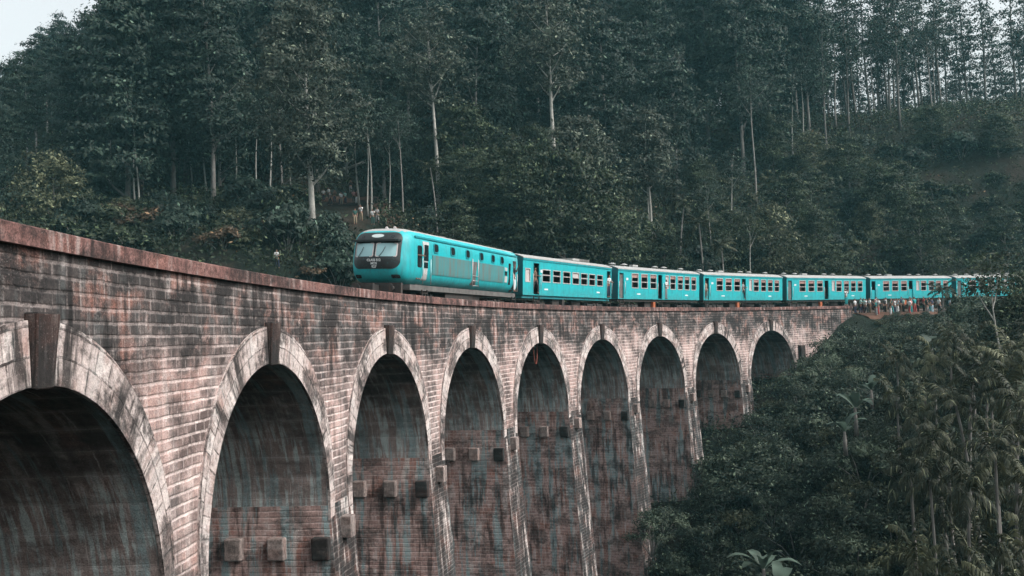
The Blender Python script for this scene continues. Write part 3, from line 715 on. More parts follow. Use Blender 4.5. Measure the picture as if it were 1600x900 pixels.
def make_coach(kind, far, label, seed):
    L = 14.05; rr = random.Random(seed)
    root = empty('passenger_coach'); tag(root, label, 'train carriage', 'vehicles of the turquoise train')
    zb, zt, W2 = 1.16, 3.36, 1.40
    if kind == 0:
        wins = [(45.9, 47.0), (47.42, 48.52), (48.93, 50.03), (50.43, 51.48), (51.82, 52.88), (53.2, 54.22), (54.6, 55.62)]; wins = [(a-43.25, b_-43.25, 2.0, 2.74) for a, b_ in wins]
        frost = [(.32, .92, 1.95, 2.72)]; doors = [(1.42, 2.16, 1.2, 3.08), (13.2, 13.85, 1.2, 3.08)]
    else:
        wins = [(60.3, 61.3), (61.80, 62.80), (63.3, 64.28), (66.75, 67.67), (68.12, 69.02), (69.42, 70.3), (70.72, 71.58)]; wins = [(a-58.2, b_-58.2, 2.0, 3.06) for a, b_ in wins]
        frost = [(7.72, 8.22, 2.05, 3.05)]; doors = [(.22, .82, 1.2, 3.05), (6.42, 7.08, 1.2, 3.08)]
    ops = wins + frost + doors
    mb = MB()
    wall_panel(mb, L, -W2, zb, zt, ops, .07, -1); wall_panel(mb, L, W2, zb, zt, [] if far else ops, .07, 1)
    mb.box((0, -W2+.07, zb), (L, W2-.07, zb+.06))
    mb.build('body', M['teal'], root)
    mb = MB()                       # ends with the profile of the roof
    n = 14; arc = [(-W2 + 2*W2*k/n, zt + .27*(1-abs(2*k/n-1)**2.6)) for k in range(n+1)]
    for x, x2 in ((0, .05), (L-.05, L)):
        mb = MB()
        for xx in (x, x2): mb.face([(xx, -W2+.001, zb), (xx, W2-.001, zb)] + [(xx, y*.999, z-.002) for y, z in arc[::-1]])
        mb.build('end_wall', M['teal_dark'], root)
    mb = MB()
    ov = .07
    arc2 = [(y*(1+ov/W2*.6), z+.02) for y, z in arc]
    for k in range(n):
        a, b_ = arc2[k], arc2[k+1]
        mb.face([(-.04, a[0], a[1]), (L+.04, a[0], a[1]), (L+.04, b_[0], b_[1]), (-.04, b_[0], b_[1])], None, 0, True)
        mb.face([(-.04, b_[0], b_[1]-.05), (L+.04, b_[0], b_[1]-.05), (L+.04, a[0], a[1]-.05), (-.04, a[0], a[1]-.05)], None, 0, True)
        for x in (-.04, L+.04): mb.face([(x, a[0], a[1]), (x, b_[0], b_[1]), (x, b_[0], b_[1]-.05), (x, a[0], a[1]-.05)])
    for y in (arc2[0], arc2[-1]): mb.face([(-.04, y[0], y[1]), (L+.04, y[0], y[1]), (L+.04, y[0], y[1]-.05), (-.04, y[0], y[1]-.05)])
    rf = mb.build('roof', M['roof'], root)
    mb = MB()
    for y in (-1, 1): mb.box((0.01, min(y*W2, y*(W2+.035)), 3.22), (L-.01, max(y*W2, y*(W2+.035)), 3.345))
    mb.build('rain_gutter', M['gutter'], root)
    mb = MB(); mb.box((.1, -1.0, zb+.07), (L-.1, -.35, 1.75)); mb.box((.1, .35, zb+.07), (L-.1, 1.0, 1.75)); mb.box((.1, -.03, zb+.07), (L-.1, .03, 3.3))  # seat blocks, plus an added centre partition keeping far-side light out of the windows
    for k in range(9):
        x = 1.2+k*1.4; mb.box((x, -1.2, 1.5), (x+.12, -.35, 2.35)); mb.box((x, .35, 1.5), (x+.12, 1.2, 2.35))
    mb.build('seats_and_light_block', M['interior'], root)
    for sgn in ((-1,) if far else (-1, 1)):
        for (a, b_, c_, d) in wins + frost:
            y = sgn*(W2+.018); yi = sgn*(W2-.03); fr = MB(); w_ = .055
            lo, hi = sorted((y, yi))
            fr.box((a-.03, lo, c_-.03), (a+w_-.03, hi, d+.03)); fr.box((b_-w_+.03, lo, c_-.03), (b_+.03, hi, d+.03))
            fr.box((a+w_-.03, lo, c_-.03), (b_-w_+.03, hi, c_+w_-.03)); fr.box((a+w_-.03, lo, d-w_+.03), (b_-w_+.03, hi, d+.03))
            if kind == 0: zm = c_+(d-c_)*.56
            else: zm = c_+(d-c_)*.43
            if (a, b_, c_, d) in wins: fr.box((a+w_-.03, lo, zm-.03), (b_-w_+.03, hi, zm+.03))
            f = fr.build('window', M['frame'], root)
            yy0, yy1 = sorted((sgn*(W2-.06), sgn*(W2-.04)))
            if (a, b_, c_, d) in frost:
                p = MB(); p.box((a, yy0, c_), (b_, yy1, d)); p.build('pane', M['frost'], f)
            else:
                p = MB()
                if kind == 0:
                    if rr.random() < .35: p.box((a, yy0, zm+.02), (b_, yy1, d)); p.build('shutter', M['frost'], f)
                else:
                    p.box((a, yy0, d-.27+rr.uniform(-.05, .05)), (b_, yy1, d)); p.build('shutter', M['shutter'], f)
                    if rr.random() < .25: p = MB(); p.box((a, yy0, c_), (b_, yy1, zm)); p.build('pane', M['glass'], f)
        for j, (a, b_, c_, d) in enumerate(doors):
            fr = MB(); y0, y1 = sorted((sgn*(W2+.012), sgn*(W2-.05)))
            fr.box((a-.05, y0, c_), (a, y1, d+.05)); fr.box((b_, y0, c_), (b_+.05, y1, d+.05)); fr.box((a, y0, d), (b_, y1, d+.05))
            f = fr.build('door_frame', M['gutter'], root)
            lf = MB(); yy0, yy1 = sorted((sgn*(W2-.10), sgn*(W2-.06)))
            if kind == 1:
                if j == 0 and seed % 2: lf.box((a+.02, yy0, c_), (b_-.02, yy1, 2.95)); lf.build('door', M['skirt'], f)
                elif j == 0: lf.box((a, yy0, c_), (b_, yy1, 2.12)); lf.build('door', M['teal'], f)
                elif seed in (2, 4): lf.box((a, yy0, c_), (b_, yy1, 2.15)); lf.build('door', M['teal'], f)
            for xx in (a-.14, b_+.14):
                h = MB(); h.tube([(xx, sgn*(W2+.07), 1.5), (xx, sgn*(W2+.07), 2.45)], .016, 6); h.build('handrail', M['frame'], root)
            st = MB(); y0, y1 = sorted((sgn*1.44, sgn*1.22))
            for z in (.5, .82): st.box((a, y0, z-.02), (b_, y1, z+.02))
            st.box((a-.02, y0, .46), (a+.02, y0+.05, 1.1)); st.box((b_-.02, y0, .46), (b_+.02, y0+.05, 1.1)); st.build('step', M['under'], root)
    if kind == 1:
        for k, x in enumerate((1.0, 2.8, 4.4, 7.9, 9.5, 12.6)):
            v = MB(); y = -.35
            if k == 2: v.box((x-.5, y-.16, 3.66), (x+.35, y+.16, 3.80))
            else:
                v.tube([(x, y, 3.62), (x, y, 3.73)], .09, 8); v.tube([(x, y, 3.73), (x, y, 3.77), (x, y, 3.84)], [.27, .26, .10], 12)
            v.build('roof_vent', M['roof'], root)
    else:
        v = MB(); v.box((8.7, -.8, 3.62), (11.4, .75, 3.78)); bevel(v.build('roof_unit', M['skirt'], root), .06)
        v = MB(); v.box((8.2, -.95, 3.6), (9.3, .9, 3.73)); bevel(v.build('roof_cover', M['roof'], root), .05)
    for x, z in ((2.9, 1.5), (11.3, 1.5)):
        v = MB(); v.box((x, -W2-.006, z), (x+.55, -W2+.002, z+.09)); v.build('number_plate', M['white'], root)
    v = MB(); v.box((1.22 if kind else 2.35, -W2-.008, 2.55), (1.55 if kind else 2.62, -W2+.002, 2.72)); v.build('notice_plate', M['white'], root)
    v = MB(); v.box((.1, -1.28, .98), (L-.1, 1.28, zb-.001)); v.build('solebar', M['gutter'] if kind == 0 else M['under'], root)
    v = MB(); v.box((4.7, -1.1, .45), (6.0, -.5, .95)); bevel(v.build('battery_box', M['under'], root), .03); v = MB(); v.tube([(8.0, -.8, .72), (9.4, -.8, .72)], .2, 10); v.build('air_tank', M['under'], root)
    v = MB(); v.box((5.75, -1.32, .5), (6.1, -1.12, .96)); v.build('axle_box', M['orange'] if kind else M['under'], root)
    for x in (2.3, L-2.3): bogie(root, x)
    v = MB(); v.box((L, -.75, 1.2), (L+.55, .75, 3.2)); v.build('gangway', M['under'], root)
    return root
labs = ['first carriage behind the locomotive, with seven small square windows and a roof unit',
        'second carriage behind the locomotive, with pink shuttered windows and half closed doors',
        'third carriage behind the locomotive, with a passenger standing in its middle doorway',
        'middle turquoise carriage passing over the last arch, fourth behind the locomotive',
        'fifth carriage behind the locomotive, beside the crowd of people past the viaduct end',
        'rearmost turquoise carriage in view, partly hidden by palms at the right edge']
for i, lb in enumerate(labs):
    c_ = make_coach(0 if i == 0 else 1, i > 2, lb, i)
    s0 = 43.25+14.75*i if i == 0 else 58.2+14.62*(i-1)
    place_vehicle(c_, s0, s0+14.05)

# ------------------------------------------------------------------ vegetation
rng = np.random.default_rng(11)
M['leaf_forest'] = leafmat('forest foliage', (0.019, 0.036, 0.028), (0.034, 0.053, 0.038), (0.016, 0.029, 0.026), .2)
M['leaf_grey'] = leafmat('grey green eucalypt foliage', (0.043, 0.057, 0.042), (0.065, 0.077, 0.056), (0.034, 0.046, 0.038), .2)
M['leaf_bush'] = leafmat('bush foliage', (0.022, 0.037, 0.020), (0.043, 0.057, 0.030), (0.025, 0.037, 0.026), .25)
M['leaf_light'] = leafmat('light shrub foliage', (0.053, 0.068, 0.038), (0.087, 0.093, 0.053), (0.043, 0.053, 0.034), .25)
M['leaf_brown'] = leafmat('brownish shrub foliage', (0.062, 0.046, 0.028), (0.093, 0.059, 0.034), (0.037, 0.034, 0.022), .2)
M['leaf_palm'] = leafmat('palm fronds', (.030, .042, .024), (.078, .082, .048), (.042, .048, .030), .25)
M['leaf_banana'] = leafmat('banana leaves', (.075, .11, .085), (.09, .13, .10), (.06, .09, .07), .3)
M['bark_pale'] = simple('pale bark', (.34, .33, .30), .85, var=.45, scale=2.2, dirt=(.08, .07, .06), dirt_amt=.7)
M['bark'] = simple('brown grey bark', (.22, .205, .19), .95, var=.5, scale=2.5, dirt=(.03, .028, .025), dirt_amt=.7)
M['bark_dark'] = simple('dark bark', (.10, .095, .088), .95, var=.5, scale=2.5)

def unit(v): return v/np.maximum(np.linalg.norm(v, axis=-1, keepdims=True), 1e-9)
def leaves(C, size, aspect=.45, up=.6, out=None, rg=rng):
    """diamond leaves at centres C; normals biased up and outward"""
    n = len(C); sz = size if hasattr(size, '__len__') else np.full(n, size)
    sz = sz*rg.uniform(.6, 1.35, n)
    nr = rg.normal(size=(n, 3))*(1. if out is None else .48); nr[:, 2] += up*(1. if out is None else .35)
    if out is not None: nr += out*1.7
    nr = unit(nr); t = unit(np.cross(nr, rg.normal(size=(n, 3)))); b_ = np.cross(nr, t)
    L = sz[:, None]; W_ = L*aspect
    V = np.stack([C-t*L*.5, C+b_*W_*.5-nr*L*.06, C+t*L*.5, C-b_*W_*.5-nr*L*.06], 1).reshape(-1, 3)
    return V
def quads(nv): return np.arange(nv).reshape(-1, 4)
def clump(c, rad, n, size, aspect=.5, up=.6, flat=.6, rg=rng):
    """leaves through an uneven lobe: mostly its outer shell, denser on top"""
    d = unit(rg.normal(size=(n, 3))); r = rg.uniform(.35, 1, n)**.6
    d[:, 2] = np.where(d[:, 2] < -.25, -d[:, 2]*.5, d[:, 2])
    wob = 1 + .25*np.sin(d[:, 0]*5+c[0])+.25*np.sin(d[:, 1]*6+c[1])
    P = np.array(c)[None] + d*(r*wob)[:, None]*np.array([rad, rad, rad*flat])[None]
    return leaves(P, size, aspect, up, d*.7, rg)
def leafobj(name, Vs, mat, parent):
    V = np.concatenate(Vs); o = bpy.data.objects.new(name, raw_mesh(name, V, quads(len(V)), [mat], False)); COL.objects.link(o); o.parent = parent; return o

def tree_proto(name, H, bare, rad, kind, leaf, bark, seed, nl=26, lsz=.5, r0=.28, per=250, lean=.02):
    rg = np.random.default_rng(seed); rr = random.Random(seed)
    root = empty(name)
    mb = MB(); pts = []; lx, ly = rr.uniform(-lean, lean), rr.uniform(-lean, lean)
    for k in range(9):
        t = k/8; pts.append(Vector((lx*H*t*t+.12*math.sin(t*7+seed), ly*H*t*t+.12*math.cos(t*5+seed), H*t*.97)))
    mb.tube(pts, [r0*1.35]+[r0*(1-.86*k/8) for k in range(1, 9)], 8)
    def tp(t): i = min(7, int(t*8)); return pts[i].lerp(pts[i+1], t*8-i)
    V = []
    for k in range(nl):
        u = (k+.5)/nl
        t = bare+(1-bare)*u
        if kind == 'tall': rr_ = rad*(.55+.6*math.sin(math.pi*min(1, u*1.1+.05)))*rr.uniform(.45, 1.1)
        elif kind == 'cone': rr_ = rad*(1.08-u*.85)*rr.uniform(.5, 1.1)
        elif kind == 'round': rr_ = rad*math.sqrt(max(.05, 1-(2*u-.9)**2))*rr.uniform(.55, 1.05)
        else: rr_ = rad*(.35+.9*u*(1.25-u))*rr.uniform(.6, 1.15)
        az = k*2.4+rr.uniform(-.6, .6)
        base = tp(max(.05, t-.09)); tip = tp(min(.995, t)) + Vector((math.cos(az)*rr_, math.sin(az)*rr_, rr.uniform(-.3, .9)))
        if k % 2 == 0 or kind == 'fork':
            mid = base.lerp(tip, .55)+Vector((0, 0, -.25*rr_*.3)); mb.tube([base, mid, tip], [r0*(1-t)*.55+.035, r0*(1-t)*.3+.025, .015], 5, cap=False)
        cr = (1.25+rad*.42)*rr.uniform(.7, 1.2)*(1.15-.45*u)
        n = int(per*rr.uniform(.7, 1.2))
        V.append(clump(tip, cr, n, lsz, .5, .7, rr.uniform(.45, .75), rg))
        if rr.random() < .75: V.append(clump(tip+Vector((rr.uniform(-1, 1)*cr, rr.uniform(-1, 1)*cr, rr.uniform(-.8, .2)*cr)), cr*.65, n//2, lsz, .5, .7, .6, rg))
        if rr.random() < .6: q = base.lerp(tip, .55); V.append(clump(q, cr*.7, n//2, lsz, .5, .5, .6, rg))
    mb.build('trunk', M[bark], root); leafobj('crown', V, M[leaf], root)
    return root
PROTO = {}
def P_(key, *a, **k): PROTO[key] = tree_proto(*a, **k)
P_('f1', 'forest_tree', 27, .30, 3.4, 'tall', 'leaf_forest', 'bark_dark', 1, nl=32)
P_('f2', 'forest_tree', 31, .26, 3.5, 'tall', 'leaf_forest', 'bark', 2, nl=36)
P_('f3', 'forest_tree', 25, .14, 3.8, 'cone', 'leaf_forest', 'bark_dark', 3, nl=34)
P_('f4', 'forest_tree', 23, .18, 4.4, 'round', 'leaf_forest', 'bark', 4, nl=30)
P_('f5', 'forest_tree', 29, .42, 2.8, 'tall', 'leaf_forest', 'bark', 5, nl=24)
P_('f6', 'forest_tree', 33, .24, 4.0, 'round', 'leaf_forest', 'bark_dark', 6, nl=36)
P_('f7', 'forest_tree', 28, .34, 1.5, 'tall', 'leaf_forest', 'bark_dark', 17, nl=22, lsz=.42, r0=.22, per=70)
P_('g1', 'eucalyptus_tree', 25, .30, 4.2, 'tall', 'leaf_grey', 'bark_pale', 7, nl=46, lsz=.42, r0=.36, per=260)
P_('g2', 'eucalyptus_tree', 24, .62, 4.6, 'fork', 'leaf_grey', 'bark_pale', 8, nl=16, lsz=.40, r0=.30, per=200)
P_('g3', 'eucalyptus_tree', 18, .45, 3.6, 'round', 'leaf_grey', 'bark_pale', 9, nl=24, lsz=.42, r0=.22, per=230)
P_('m1', 'broadleaf_tree', 12, .12, 4.2, 'round', 'leaf_bush', 'bark', 10, nl=34, lsz=.42, r0=.2, per=200)
P_('m2', 'broadleaf_tree', 9, .10, 3.6, 'round', 'leaf_light', 'bark', 12, nl=26, lsz=.40, r0=.16, per=170)
P_('m3', 'broadleaf_tree', 14, .18, 3.6, 'tall', 'leaf_bush', 'bark', 13, nl=34, lsz=.42, r0=.2, per=190)
P_('s1', 'slender_tree', 13, .80, 1.5, 'tall', 'leaf_forest', 'bark_pale', 14, nl=7, lsz=.26, r0=.11, per=110)
P_('s2', 'slender_tree', 10, .74, 1.2, 'tall', 'leaf_bush', 'bark_pale', 15, nl=7, lsz=.24, r0=.09, per=90)
P_('s3', 'slender_tree', 19, .72, 2.2, 'tall', 'leaf_forest', 'bark', 16, nl=12, lsz=.3, r0=.16, per=130)

def bush_proto(name, r, h, leaf, seed, n=2200, lsz=.17, aspect=.5):
    rg = np.random.default_rng(seed); rr = random.Random(seed); root = empty(name); V = []
    mb = MB()
    for k in range(11):
        az = k*2.4; q = rr.uniform(.15, .85)*r; c = (math.cos(az)*q, math.sin(az)*q, h*rr.uniform(.35, .85)*(1-.35*(q/r)))
        V.append(clump(c, r*rr.uniform(.32, .5), n//11, lsz, aspect, .7, .75, rg))
        if k % 2 == 0: mb.tube([(0, 0, -.4), (c[0]*.5, c[1]*.5, c[2]*.6), c], [.05, .035, .012], 5)
    leafobj('foliage', V, M[leaf], root); mb.build('stem', M['bark'], root); return root
M['leaf_near'] = leafmat('near bush foliage', (.026, .044, .030), (.060, .078, .052), (.035, .05, .038), .25)
PROTO['b1'] = bush_proto('bush', 2.0, 2.6, 'leaf_near', 21, 2000, .21)
PROTO['b2'] = bush_proto('bush', 2.6, 3.2, 'leaf_near', 22, 2400, .26)
PROTO['b3'] = bush_proto('bush', 1.6, 1.9, 'leaf_light', 23, 1500, .18)
PROTO['b4'] = bush_proto('bush', 2.2, 2.2, 'leaf_brown', 24, 1700, .17)
PROTO['b5'] = bush_proto('bush', 1.9, 3.0, 'leaf_near', 25, 2200, .20, .35)
PROTO['c1'] = bush_proto('bush', 2.0, 2.6, 'leaf_bush', 26, 1300, .42); PROTO['c2'] = bush_proto('bush', 2.6, 3.4, 'leaf_forest', 27, 1500, .46)
PROTO['c3'] = bush_proto('bush', 1.8, 2.1, 'leaf_light', 28, 1000, .38); PROTO['c4'] = bush_proto('bush', 2.2, 2.3, 'leaf_brown', 29, 1100, .40)
# fan and feather palms
def frond(base, az, el, L, droop, rg, nleaf=22, ll=.50, w_=.075):
    V = []; P = []; p = np.array(base, float); n = 12
    for k in range(n+1):
        P.append(p.copy()); e = el-droop*(k/n)**1.25*1.0; p = p+np.array([math.cos(az)*math.cos(e), math.sin(az)*math.cos(e), math.sin(e)])*L/n
    P = np.array(P); side = np.array([-math.sin(az), math.cos(az), 0])
    for k in range(nleaf):
        t = .16+.84*k/nleaf; i = min(n-1, int(t*n)); q = P[i]+(P[i+1]-P[i])*(t*n-i); d = unit(P[i+1]-P[i]); up = np.cross(side, d)*-1
        lw = ll*math.sin(math.pi*min(1, .25+t*.75))**.7
        for s in (-1, 1):
            dr = unit(side*s*.85 + d*.55 + up*-.1 + np.array([0, 0, -.22-.2*rg.random()]) + rg.normal(size=3)*.09)
            wv_ = unit(np.cross(dr, up+rg.normal(size=3)*.2))*w_*.5; a = q; m_ = q+dr*lw*.5+np.array([0, 0, .03]); e_ = q+dr*lw+np.array([0, 0, -.07])
            V.append(np.array([a, m_+wv_, e_, m_-wv_]))
    # rachis as thin quads
    for i in range(n):
        wv_ = side*.018; V.append(np.array([P[i]-wv_, P[i]+wv_, P[i+1]+wv_, P[i+1]-wv_]))
    return np.concatenate(V)
def palm_proto(H, seed, nf=15, L=1.9, leaf='leaf_palm', lean=.08, r0=.09):
    rg = np.random.default_rng(seed); rr = random.Random(seed); root = empty('palm_tree'); mb = MB()
    lx, ly = rr.uniform(-lean, lean)*H, rr.uniform(-lean, lean)*H
    pts = [(lx*t*t, ly*t*t, H*t) for t in [k/7 for k in range(8)]]; mb.tube(pts, [r0*1.3]+[r0*(1-.25*k/7) for k in range(1, 8)], 7); mb.build('trunk', M['bark'], root)
    V = []
    for k in range(nf):
        u = k/nf; V.append(frond(pts[-1], k*2.4, 1.25-1.45*u+rr.uniform(-.15, .15), L*rr.uniform(.75, 1.15), 1.0+.9*rr.random(), rg))
    leafobj('crown', V, M[leaf], root); return root
PROTO['p1'] = palm_proto(8.0, 31); PROTO['p2'] = palm_proto(6.2, 32, 13, 1.6); PROTO['p3'] = palm_proto(9.5, 33, 16, 2.1); PROTO['p4'] = palm_proto(3.4, 34, 14, 1.8)
def banana_proto(seed, H=1.4, nl=7, L=1.9):
    rg = np.random.default_rng(seed); rr = random.Random(seed); root = empty('banana_plant'); mb = MB(); mb.tube([(0, 0, -.3), (0, 0, H*.5), (0, 0, H)], [.13, .11, .07], 8); mb.build('stem', M['bark'], root)
    v = []; f = []
    for k in range(nl):
        az = k*2.4+rr.random()*.5; el = rr.uniform(.55, 1.35); p = np.array([0, 0, H*.95]); n = 12; b0 = len(v); ln = L*rr.uniform(.7, 1.1); side = np.array([-math.sin(az), math.cos(az), 0])
        for j in range(n+1):
            t = j/n; e = el-1.5*t**1.6; w_ = .03 if t < .14 else .27*math.sin(math.pi*min(.985, (t-.1)/.9))**.6*(1+.15*rr.uniform(-1, 1))
            for s in (-1, 0, 1): q = p+side*w_*s+np.array([0, 0, .10*abs(s)*w_*2]); v.append(q)
            p = p+np.array([math.cos(az)*math.cos(e), math.sin(az)*math.cos(e), math.sin(e)])*ln/n
        for j in range(n):
            for s in (0, 1): a = b0+j*3+s; f.append((a, a+1, a+4, a+3))
    o = bpy.data.objects.new('leaves', raw_mesh('leaves', np.array(v), np.array(f), [M['leaf_banana']], True)); COL.objects.link(o); o.parent = root; return root
PROTO['n1'] = banana_proto(41); PROTO['n2'] = banana_proto(42, 1.1, 6, 1.6)

used = {}
def plant(key, x, y, label, cat, group=None, sc=1., rz=None, dz=0., sz=None, tilt=0.):
    p = PROTO[key]
    if used.get(key): o = copy_tree(p)
    else: o = p; used[key] = True
    o.location = (x, y, ground(x, y)-.15+dz); o.rotation_euler = (tilt, 0, rnd.uniform(0, 6.28) if rz is None else rz); o.scale = (sc, sc, sz or sc)
    tag(o, label, cat)
    if group: o['group'] = group
    elif 'group' in o: del o['group']
    return o
def at(px, py, d):                       # world x, y under a direction at a depth
    a, b_ = px-800, py-450; u = a*math.cos(ROLL)+b_*math.sin(ROLL); v = -a*math.sin(ROLL)+b_*math.cos(ROLL)
    yc = -v/F_PX*d; return u/F_PX*d, d*math.cos(TILT)-yc*math.sin(TILT), yc*math.cos(TILT)+d*math.sin(TILT)

# single trees one can pick out
def pick(key, px, py, d, label, cat='tree', h=None, **k):
    x, y, z = at(px, py, d); return plant(key, x, y, label, cat, **k)
pick('g1', 487, 365, 94, 'tall grey green eucalyptus with a straight pale trunk, left of the locomotive', sc=.93, rz=.4)
pick('g2', 684, 300, 112, 'eucalyptus with a bright white bare trunk forking high above the locomotive', sc=1.0, rz=1.3)
pick('g2', 870, 300, 118, 'tallest white trunk with thin forked limbs, above the first carriage', sc=1.25, rz=.2)
pick('g3', 898, 330, 108, 'pale eucalyptus with a rounded grey green crown above the first carriage', sc=.98, rz=.9)
pick('g3', 1015, 330, 118, 'slim eucalyptus with an oval grey crown above the second carriage', sc=.92, rz=2.3)
pick('s2', 1172, 415, 108, 'thin leaning white trunk behind the third carriage', sc=.95, rz=.5)
pick('m2', 1200, 350, 116, 'small bright tree with a rounded top right of the leaning white trunk', sc=.95)
pick('m2', 85, 345, 92, 'pale layered small tree behind the left end of the parapet', sc=.8)
pick('m1', 1285, 425, 116, 'wide spreading feathery tree behind the fourth carriage', sc=.72, sz=.55)
pick('m3', 880, 395, 104, 'large dark bushy tree right behind the roof of the first carriage', sc=1.05)
pick('m1', 800, 400, 106, 'dense round tree behind the rear of the power car roof', sc=.95)
pick('m1', 940, 400, 108, 'dark round tree behind the second carriage roof', sc=1.0)
pick('m3', 730, 330, 116, 'leafy tree over the red earth bank above the power car', sc=.95)
pick('f4', 600, 330, 118, 'dark layered tree with drooping boughs above the people on the hillside path', sc=.85)
pick('p1', 683, 352, 104, 'lone palm with a thin trunk just above the power car roof', 'palm tree', sc=.95)
for k, (px, d) in enumerate(((1062, 112), (1098, 108))): pick('p1', px, 400, d, ['palm with brown drooping fronds behind the second carriage', 'palm with a long bare trunk behind the third carriage'][k], 'palm tree', sc=1.15)
pick('p2', 1130, 410, 106, 'short palm with hanging dead fronds left of the leaning white trunk', 'palm tree', sc=1.2)
for k, (px, py, d, s_) in enumerate(((212, 365, 105, 1), (218, 368, 104, 1.02), (322, 320, 116, 1.1), (330, 322, 117, 1.1), (345, 325, 118, .95), (368, 318, 116, 1.0), (300, 318, 118, 1.), (402, 315, 114, .98), (424, 320, 113, 1.08), (440, 316, 116, .9), (455, 312, 118, .8), (228, 310, 122, 1.1), (172, 330, 118, .9), (576, 340, 110, 1.0), (581, 345, 109, 1.05), (631, 345, 108, .7), (610, 335, 112, .8), (560, 320, 118, 1.2), (1108, 380, 112, .9), (1012, 350, 120, 1), (1145, 350, 118, 1.1), (1180, 300, 135, 1.1), (1240, 260, 150, 1.1), (1260, 265, 152, 1.2))):
    x, y, z = at(px, py, d)
    plant(('s1', 's2', 's3')[0 if k % 3 else (2 if k % 2 else 0)], x, y, 'slender pale pole of a tree at the lower edge of the forest', 'tree', 'slender trees at the forest edge', s_, tilt=rnd.uniform(-.04, .04))

# the forest on the hill
placed = []
def free(x, y, r):
    for a, b_ in placed:
        if (a-x)**2+(b_-y)**2 < r*r: return False
    placed.append((x, y)); return True
cand = []
for gyi in np.arange(96, 250, 4.6):
    for gxi in np.arange(-125, 130, 4.6):
        x = gxi+rnd.uniform(-1.9, 1.9); y = gyi+rnd.uniform(-1.9, 1.9)
        px, py, zc = pix(x, y, ground(x, y))
        if px < -110 or px > 1710: continue
        # lower edge of the forest in plan: behind the shrub slope
        lim = np.interp(px, [0, 250, 420, 560, 640, 760, 900, 1050, 1150, 1300, 1420, 1500, 1600], [322, 335, 318, 300, 300, 318, 325, 330, 300, 250, 200, 168, 160])
        if py > lim and not (px > 1180 and zc > 178 and zc < 225): continue
        cand.append((py, x, y, px, zc))
rnd.shuffle(cand)
nforest = 0
for q_ in (1, 0):                        # the ridge at the right first, then the rest
    got = 0
    for py, x, y, px, zc in cand:
        right = px > 1150
        if right != bool(q_): continue
        if right and zc > 225: continue
        if px > 1280 and zc > 178 and rnd.random() < .08: continue
        if got >= (122 if right else 200): break
        if px < 190:
            lim_ = np.interp(px, [-110, 0, 40, 75, 110, 150, 190], [140, 112, 92, 52, 44, 18, -20]); g_ = ground(x, y); sc_l = 1.
            while sc_l > .45 and pix(x, y, g_+28*sc_l)[1] < lim_: sc_l -= .05
            if sc_l <= .45: continue
        else: sc_l = 1.1
        if not free(x, y, (3.6 if px > 1250 else 3.7) if right else (5.0 if zc < 135 else 6.4)): continue
        if right: key = rnd.choice(['f7', 'f7', 'f7', 's3', 'f7'] if px > 1270 else ['f5', 'f5', 'f1', 'f3', 'f2'])
        else: key = rnd.choice(['f1', 'f2', 'f3', 'f4', 'f5', 'f6', 'f2', 'f3'])
        sc = min(rnd.uniform(.84, 1.14), sc_l)
        if right: grp, lab = 'trees on the right ridge', 'thin dark forest tree on the right hand ridge with white sky between trunks'
        elif px < 420: grp, lab = 'trees of the forest at left', 'tall dark forest tree on the hazy slope at the left under open sky'
        elif px < 760: grp, lab = 'trees of the forest above the power car', 'tall dark forest tree on the steep slope above the power car'
        else: grp, lab = 'trees of the forest above the carriages', 'tall dark forest tree on the slope above the first three carriages'
        plant(key, x, y, lab, 'tree', grp, sc, tilt=rnd.uniform(-.03, .03)); nforest += 1; got += 1
print('forest', nforest, 'cand', len(cand))

# shrubs and small trees on the slope behind the line
nb = 0
for k in range(4000):
    if nb >= 190: break
    px = rnd.uniform(-20, 1620); d = rnd.uniform(84, 150); x, y, _ = at(px, 400, d); z = ground(x, y); p2 = pix(x, y, z)
    s_, o_ = to_so(x, y)
    if o_ < 11: continue
    lim = np.interp(p2[0], [0, 250, 420, 560, 640, 760, 900, 1050, 1150, 1300, 1420, 1500, 1600], [315, 328, 315, 300, 300, 312, 320, 320, 290, 235, 190, 160, 150])
    if p2[1] < lim or p2[1] > 470: continue
    if 470 < p2[0] < 640 and 300 < p2[1] < 352: continue
    if 470 < p2[0] < 640 and p2[1] < 392 and rnd.random() < .8: continue
    if not free(x, y, 2.3): continue
    key = rnd.choice(['c1', 'c2', 'c3', 'c1', 'c2', 'c4' if p2[0] < 820 else 'c3', 'm1' if p2[0] > 700 else 'c1', 'm3' if p2[0] > 700 else 'c2', 'm2' if p2[0] > 1200 else 'c3'])
    isT = key[0] == 'm'
    side = 'left of the power car' if p2[0] < 560 else ('above the power car' if p2[0] < 800 else ('behind the carriages' if p2[0] < 1180 else 'on the open slope at the right'))
    hue = {'c1': 'dark green', 'c2': 'broad dark', 'c3': 'pale olive', 'c4': 'reddish brown', 'm1': 'round', 'm3': 'upright', 'm2': 'pale'}[key]
    nm = 'small tree' if isT else 'bush'
    plant(key, x, y, '%s %s growing on the hillside %s' % (hue, nm, side), nm, '%s %ss %s' % (hue, nm, side), rnd.uniform(.45, .8) if isT else rnd.uniform(.7, 1.35)); nb += 1
print('back shrubs', nb)

